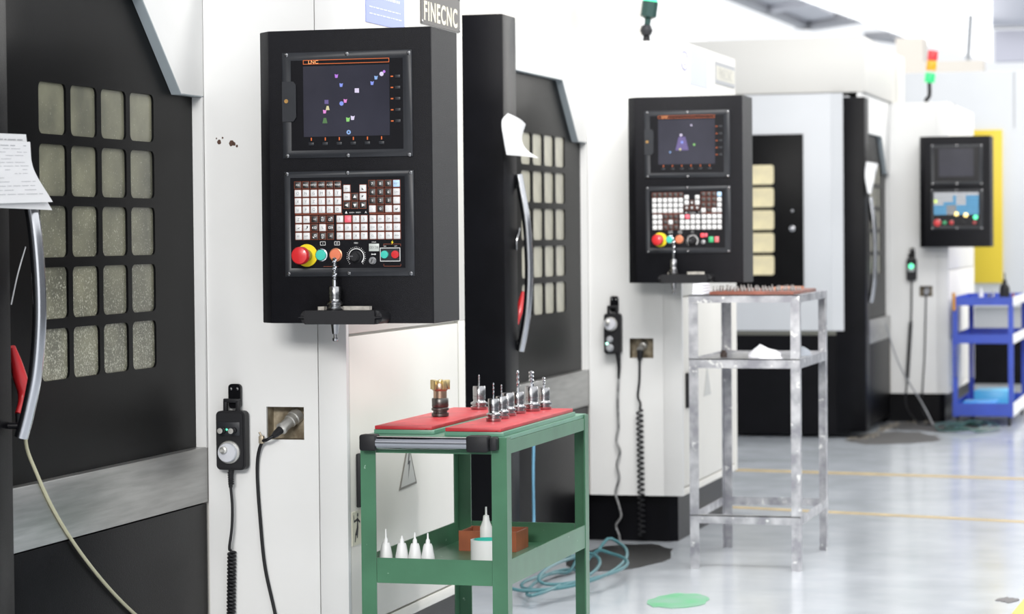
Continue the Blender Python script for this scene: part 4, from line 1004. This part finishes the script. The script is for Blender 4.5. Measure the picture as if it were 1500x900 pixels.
# ------------------------------------------------------------------ silver stand with its load
SX0, SX1, SY0, SY1 = -2.035, -1.595, 9.765, 10.47
stand = thing('steel_stand', ((SX0 + SX1) / 2, (SY0 + SY1) / 2, 0), 'tall worn silver stand with an open shelf, beside the second machine', 'stand')
for x, sx in ((SX0, 1), (SX1, -1)):
    for y, sy in ((SY0, 1), (SY1, -1)):
        b = B(); angle(b, x, y, sx, sy, 0, 1.052, .036, .004); part('leg', b, ALU, stand)
def rails(z0, z1, nm, skip=()):
    for k, f in enumerate(((SX0, SX1, SY0 - .001, SY0 + .003), (SX0, SX1, SY1 - .003, SY1 + .001), (SX0 - .001, SX0 + .003, SY0 + .0035, SY1 - .0035), (SX1 - .003, SX1 + .001, SY0 + .0035, SY1 - .0035))):
        b = B(); box(b, *f, z0, z1); box(b, f[0], f[1], f[2], f[3] + (.028 if k == 0 else 0), z1 - .004, z1) if k == 0 else None
        part(nm, b, ALU, stand)
rails(1.053, 1.083, 'top_rail'); rails(.795, .832, 'shelf_rail'); rails(.182, .215, 'bottom_rail')
b = B(); box(b, SX0 + .004, SX1 - .004, SY0 + .032, SY1 - .005, 1.070, 1.080); part('top', b, ALU, stand)
b = B(); box(b, SX0 + .004, SX1 - .004, SY0 + .032, SY1 - .005, .815, .826); part('shelf', b, ALU, stand)
# tray with upright drill bits
t = thing('tool_tray', (-1.80, 10.13, 1.0802), 'brown tray full of small upright tools on top of the silver stand', 'tray')
tx0, tx1, ty0, ty1 = -1.97, -1.635, 9.86, 10.44
b = B(); box(b, tx0, tx1, ty0, ty1, 1.0802, 1.094, .002); part('tray', b, mat('red_brown_wood', (.25, .075, .045), .5, var=.4, scale=14), t)
b = B(); box(b, tx0 + .2, tx1 - .04, ty0 + .25, ty1 - .06, 1.0942, 1.104); part('orange_block', b, mat('orange_wood', (.55, .22, .11), .5), t)
bb = B(); lathe(bb, [(.0045, 0), (.0045, .014), (.003, .016), (.0025, .032), (0, .034)], n=6); pin = mesh_from('drill_bit', bb, mat('dull_bit_steel', (.28, .26, .25), .4, .7))
random.seed(11)
ORD = 'first second third fourth fifth sixth seventh eighth ninth tenth eleventh twelfth'.split()
for i in range(12):
    for j in range(4):
        x = tx0 + .012 + i * .0285; y = ty0 + .03 + j * .065 + random.uniform(-.006, .006)
        o = bpy.data.objects.new('drill_bit', pin); col.objects.link(o); o.location = (x, y, 1.0942); o.scale = (1, 1, random.uniform(.45, .8))
        tag(o, 'small upright drill bit, %s from the left in the %s row of the brown tray' % (ORD[i], ('front', 'second', 'third', 'back')[j]), 'drill bit', 'drill bits in the brown tray')
b = B()
for k in range(4): box(b, -2.028, -1.985 - .002 * k, 9.80 + .004 * k, 9.98, 1.0835 + k * .011, 1.093 + k * .011, .003)
solo('folded_cloth', b, CLOTH, 'stack of folded white cloth at the left corner of the silver stand', 'cloth')
def rag(name, c, rx, ry, h, m, label, seed=1):
    random.seed(seed); b = B(); n = 14; rings = []
    for k in range(6):
        f = k / 5
        rings.append([b.verts.new((c[0] + rx * (1 - f ** 2.6) * math.cos(i * 2 * math.pi / n) * random.uniform(.82, 1.12) - .35 * rx * f * f, c[1] + ry * (1 - f ** 2.6) * math.sin(i * 2 * math.pi / n) * random.uniform(.82, 1.12), c[2] + h * f * random.uniform(.9, 1.05))) for i in range(n)])
    for a, q in zip(rings, rings[1:]):
        for i in range(n): b.faces.new((a[i], a[(i + 1) % n], q[(i + 1) % n], q[i]))
    b.faces.new(rings[-1]); b.faces.new(rings[0][::-1])
    return solo(name, b, m, label, 'cloth')
rag('rag', (-1.748, 9.87, .8262), .066, .07, .058, CLOTH, 'crumpled white rag on the middle shelf of the silver stand', 2)
rag('rag', (-1.655, 10.20, .8262), .036, .06, .040, GREYCLOTH, 'crumpled grey rag at the right of the middle shelf of the silver stand', 5)
b = B(); lathe(b, [(.014, 0), (.014, .018), (.009, .021), (.009, .028), (0, .028)], (-1.945, 10.02, .8262), (0, 0, 1), 12)
solo('bolt', b, mat('rusty_bolt', (.10, .07, .06), .6), 'dark rusty bolt at the left of the middle shelf', 'bolt')

# ------------------------------------------------------------------ hoses on the floor
b = B()
pts = [at(782, 640, 'x', -2.60), at(781, 700, 'x', -2.60), at(782, 770, 'x', -2.60), at(780, 800, 'x', -2.57)]
tube(b, pts, .0055, 8)
solo('air_hose', b, BLUEHOSE, 'blue air hose hanging straight down against the second machine', 'hose')
b = B(); random.seed(5); pts = []
c0 = Vector((-2.38, 9.28, .012))
for k in range(58):
    a = k * .39 + 2.2; r1 = .13 + .05 * math.sin(k * .31); r2 = .48 + .16 * math.sin(k * .23 + 1)
    pts.append(c0 + Vector((r1 * math.cos(a) - .03 * math.sin(k * .11), r2 * math.sin(a) - .06, .004 + .0045 * (k % 16) + .05 * max(0, math.sin(a * .5)) ** 4)))
tube(b, pts, .0065, 8, True, 3)
solo('coiled_hose', b, TEALHOSE, 'loose coil of teal air hose on the floor behind the green cart', 'hose')
b = B(); pts = []
for k in range(40):
    a = k * .42; pts.append(Vector((-1.72 + .16 * math.cos(a) + .004 * k, 16.9 + (.30 + .06 * math.sin(k * .4)) * math.sin(a), .012 + .003 * (k % 9))))
tube(b, pts, .008, 6, True, 3)
solo('coiled_hose', b, mat('dark_green_hose', (.04, .10, .09), .4), 'dark green hose loops on the floor by the blue trolley', 'hose')
b = B(); tube(b, [(-2.16, 16.7, .72), (-2.10, 17.0, .42), (-1.98, 17.25, .15), (-1.90, 17.2, .01)], .005, 8)
solo('air_hose', b, PLATEGREY, 'thin grey hose slanting down from the door of the third machine', 'hose')
# debris along the foot of machine three
b = B(); random.seed(8)
pth = [(-2.33, 16.10), (-2.22, 16.12), (-2.205, 16.5), (-2.2, 17.0), (-2.18, 17.5), (-1.95, 17.52)]
for k in range(60):
    i = random.randrange(5); f = random.random(); x = pth[i][0] + (pth[i + 1][0] - pth[i][0]) * f + random.uniform(-.02, .04); y = pth[i][1] + (pth[i + 1][1] - pth[i][1]) * f - random.uniform(0, .06)
    r = random.uniform(.006, .02); lathe(b, [(r, 0), (r * .8, r * .8), (0, r)], (x, y, .0005), (0, 0, 1), 5)
o = part('metal_chips', b, mat('metal_chips', (.20, .18, .15), .5, .3, var=.5, scale=30)); o['kind'] = 'stuff'; tag(o, 'heap of pale metal chips along the foot of the third machine', 'chips')

# ------------------------------------------------------------------ blue trolley
TX0, TX1, TY0, TY1 = -1.780, -1.375, 17.3, 18.45
t = thing('blue_trolley', ((TX0 + TX1) / 2, (TY0 + TY1) / 2, 0), 'blue three tier trolley on casters by the third machine', 'trolley')
for x, sx in ((TX0, 1), (TX1, -1)):
    for y, sy in ((TY0, 1), (TY1, -1)):
        b = B(); angle(b, x, y, sx, sy, .062, .868, .034, .004); part('post', b, BLUE, t)
        b = B(); lathe(b, [(.028, 0), (.030, .004), (.030, .018), (.028, .022)], (x + sx * .03 - .011, y + sy * .03, .031), (1, 0, 0), 16); box(b, x + sx * .03 - .016, x + sx * .03 + .016, y + sy * .03 - .012, y + sy * .03 + .012, .0615, .066); part('caster', b, RUBBER, t)
SIDEGLARE = mat('glare_side_rail', (.86, .86, .86), .35)  # white stands for glare on the trolley's blue aisle side
for z0, z1, nm in ((.818, .874, 'top_tray'), (.56, .622, 'middle_tray'), (.068, .155, 'bottom_tray')):
    b = B(); box(b, TX0 + .004, TX1 - .004, TY0 + .004, TY1 - .004, z0, z0 + .006)
    for f in ((TX0 + .001, TX1 - .001, TY0 - .003, TY0 + .001), (TX0 + .001, TX1 - .001, TY1 - .001, TY1 + .003), (TX0 - .003, TX0 + .001, TY0, TY1)): box(b, *f, z0, z1)
    part(nm, b, BLUE, t)
    b = B(); box(b, TX1 - .001, TX1 + .004, TY0 - .002, TY1, z0 - .002, z1 + .002, .001); part('side_glare_strip', b, SIDEGLARE, t)
b = B(); lathe(b, [(.035, 0), (.035, .10), (.028, .125), (.015, .135), (.013, .16), (.005, .165), (.004, .21)], (-1.452, 17.55, .8245), (0, 0, 1), 16)
solo('oil_bottle', b, RUBBER, 'black oil bottle with a pointed spout on the top tray of the blue trolley', 'bottle')
for k, (px, h, r, m_, nm, lb) in enumerate(((1437, .11, .016, PLASTW, 'spray_bottle', 'slim white bottle at the middle of the blue trolley top'), (1449, .07, .018, DKSTEEL, 'cutter', 'short dark cutter left of the slim upright tool on the blue trolley top'),
                                    (1455, .10, .008, TOOLST, 'cutter', 'slim upright tool left of the black oil bottle on the blue trolley'), (1484, .075, .014, BROWN, 'glue_pot', 'small brown pot right of the black oil bottle on the blue trolley'))):
    p = at(px, 430, 'y', 17.5); b = B(); lathe(b, [(r, 0), (r, h * .6), (r * .6, h * .75), (r * .35, h), (0, h)], (p.x, 17.5, .8245), (0, 0, 1), 12)
    solo(nm, b, m_, lb, 'tool' if nm == 'cutter' else 'bottle')
b = B(); p = at(1397, 440, 'y', 17.285); tube(b, [p + Vector((0, 0, .05)), p + Vector((.002, 0, -.07))], .011, 8, False)
solo('screwdriver_handle', b, mat('amber_plastic', (.60, .28, .04), .35), 'amber screwdriver hooked on the left front corner of the blue trolley', 'tool')
b = B(); box(b, -1.72, -1.50, 17.36, 17.62, .0745, .160, .004); solo('storage_box', b, LTBLUE, 'light blue box at the front of the trolley bottom tray', 'box')
b = B(); box(b, -1.70, -1.45, 17.95, 18.3, .0745, .20, .004); solo('storage_box', b, mat('bright_sky_plastic', (.10, .55, .85), .35), 'brighter blue box at the back of the trolley bottom tray', 'box')
for px, lb in ((1398, 'grey chain hanging at the left post of the blue trolley'), (1421, 'grey chain hanging at the rear left post of the blue trolley')):
    yy = 17.28 if px < 1410 else 18.40
    a, c_ = at(px, 508, 'y', yy), at(px - 1, 550, 'y', yy)
    b = B(); N = 9
    for k in range(N):
        z = a.z + (c_.z - a.z) * k / (N - 1); lathe(b, [(.007, -.004), (.012, 0), (.007, .004)], (a.x + .012, yy - .014, z), (0, 0, 1) if k % 2 else (1, .3, 0), 8)
    solo('chain', b, mat('chain_steel', (.55, .52, .55), .35, .7), lb, 'chain')
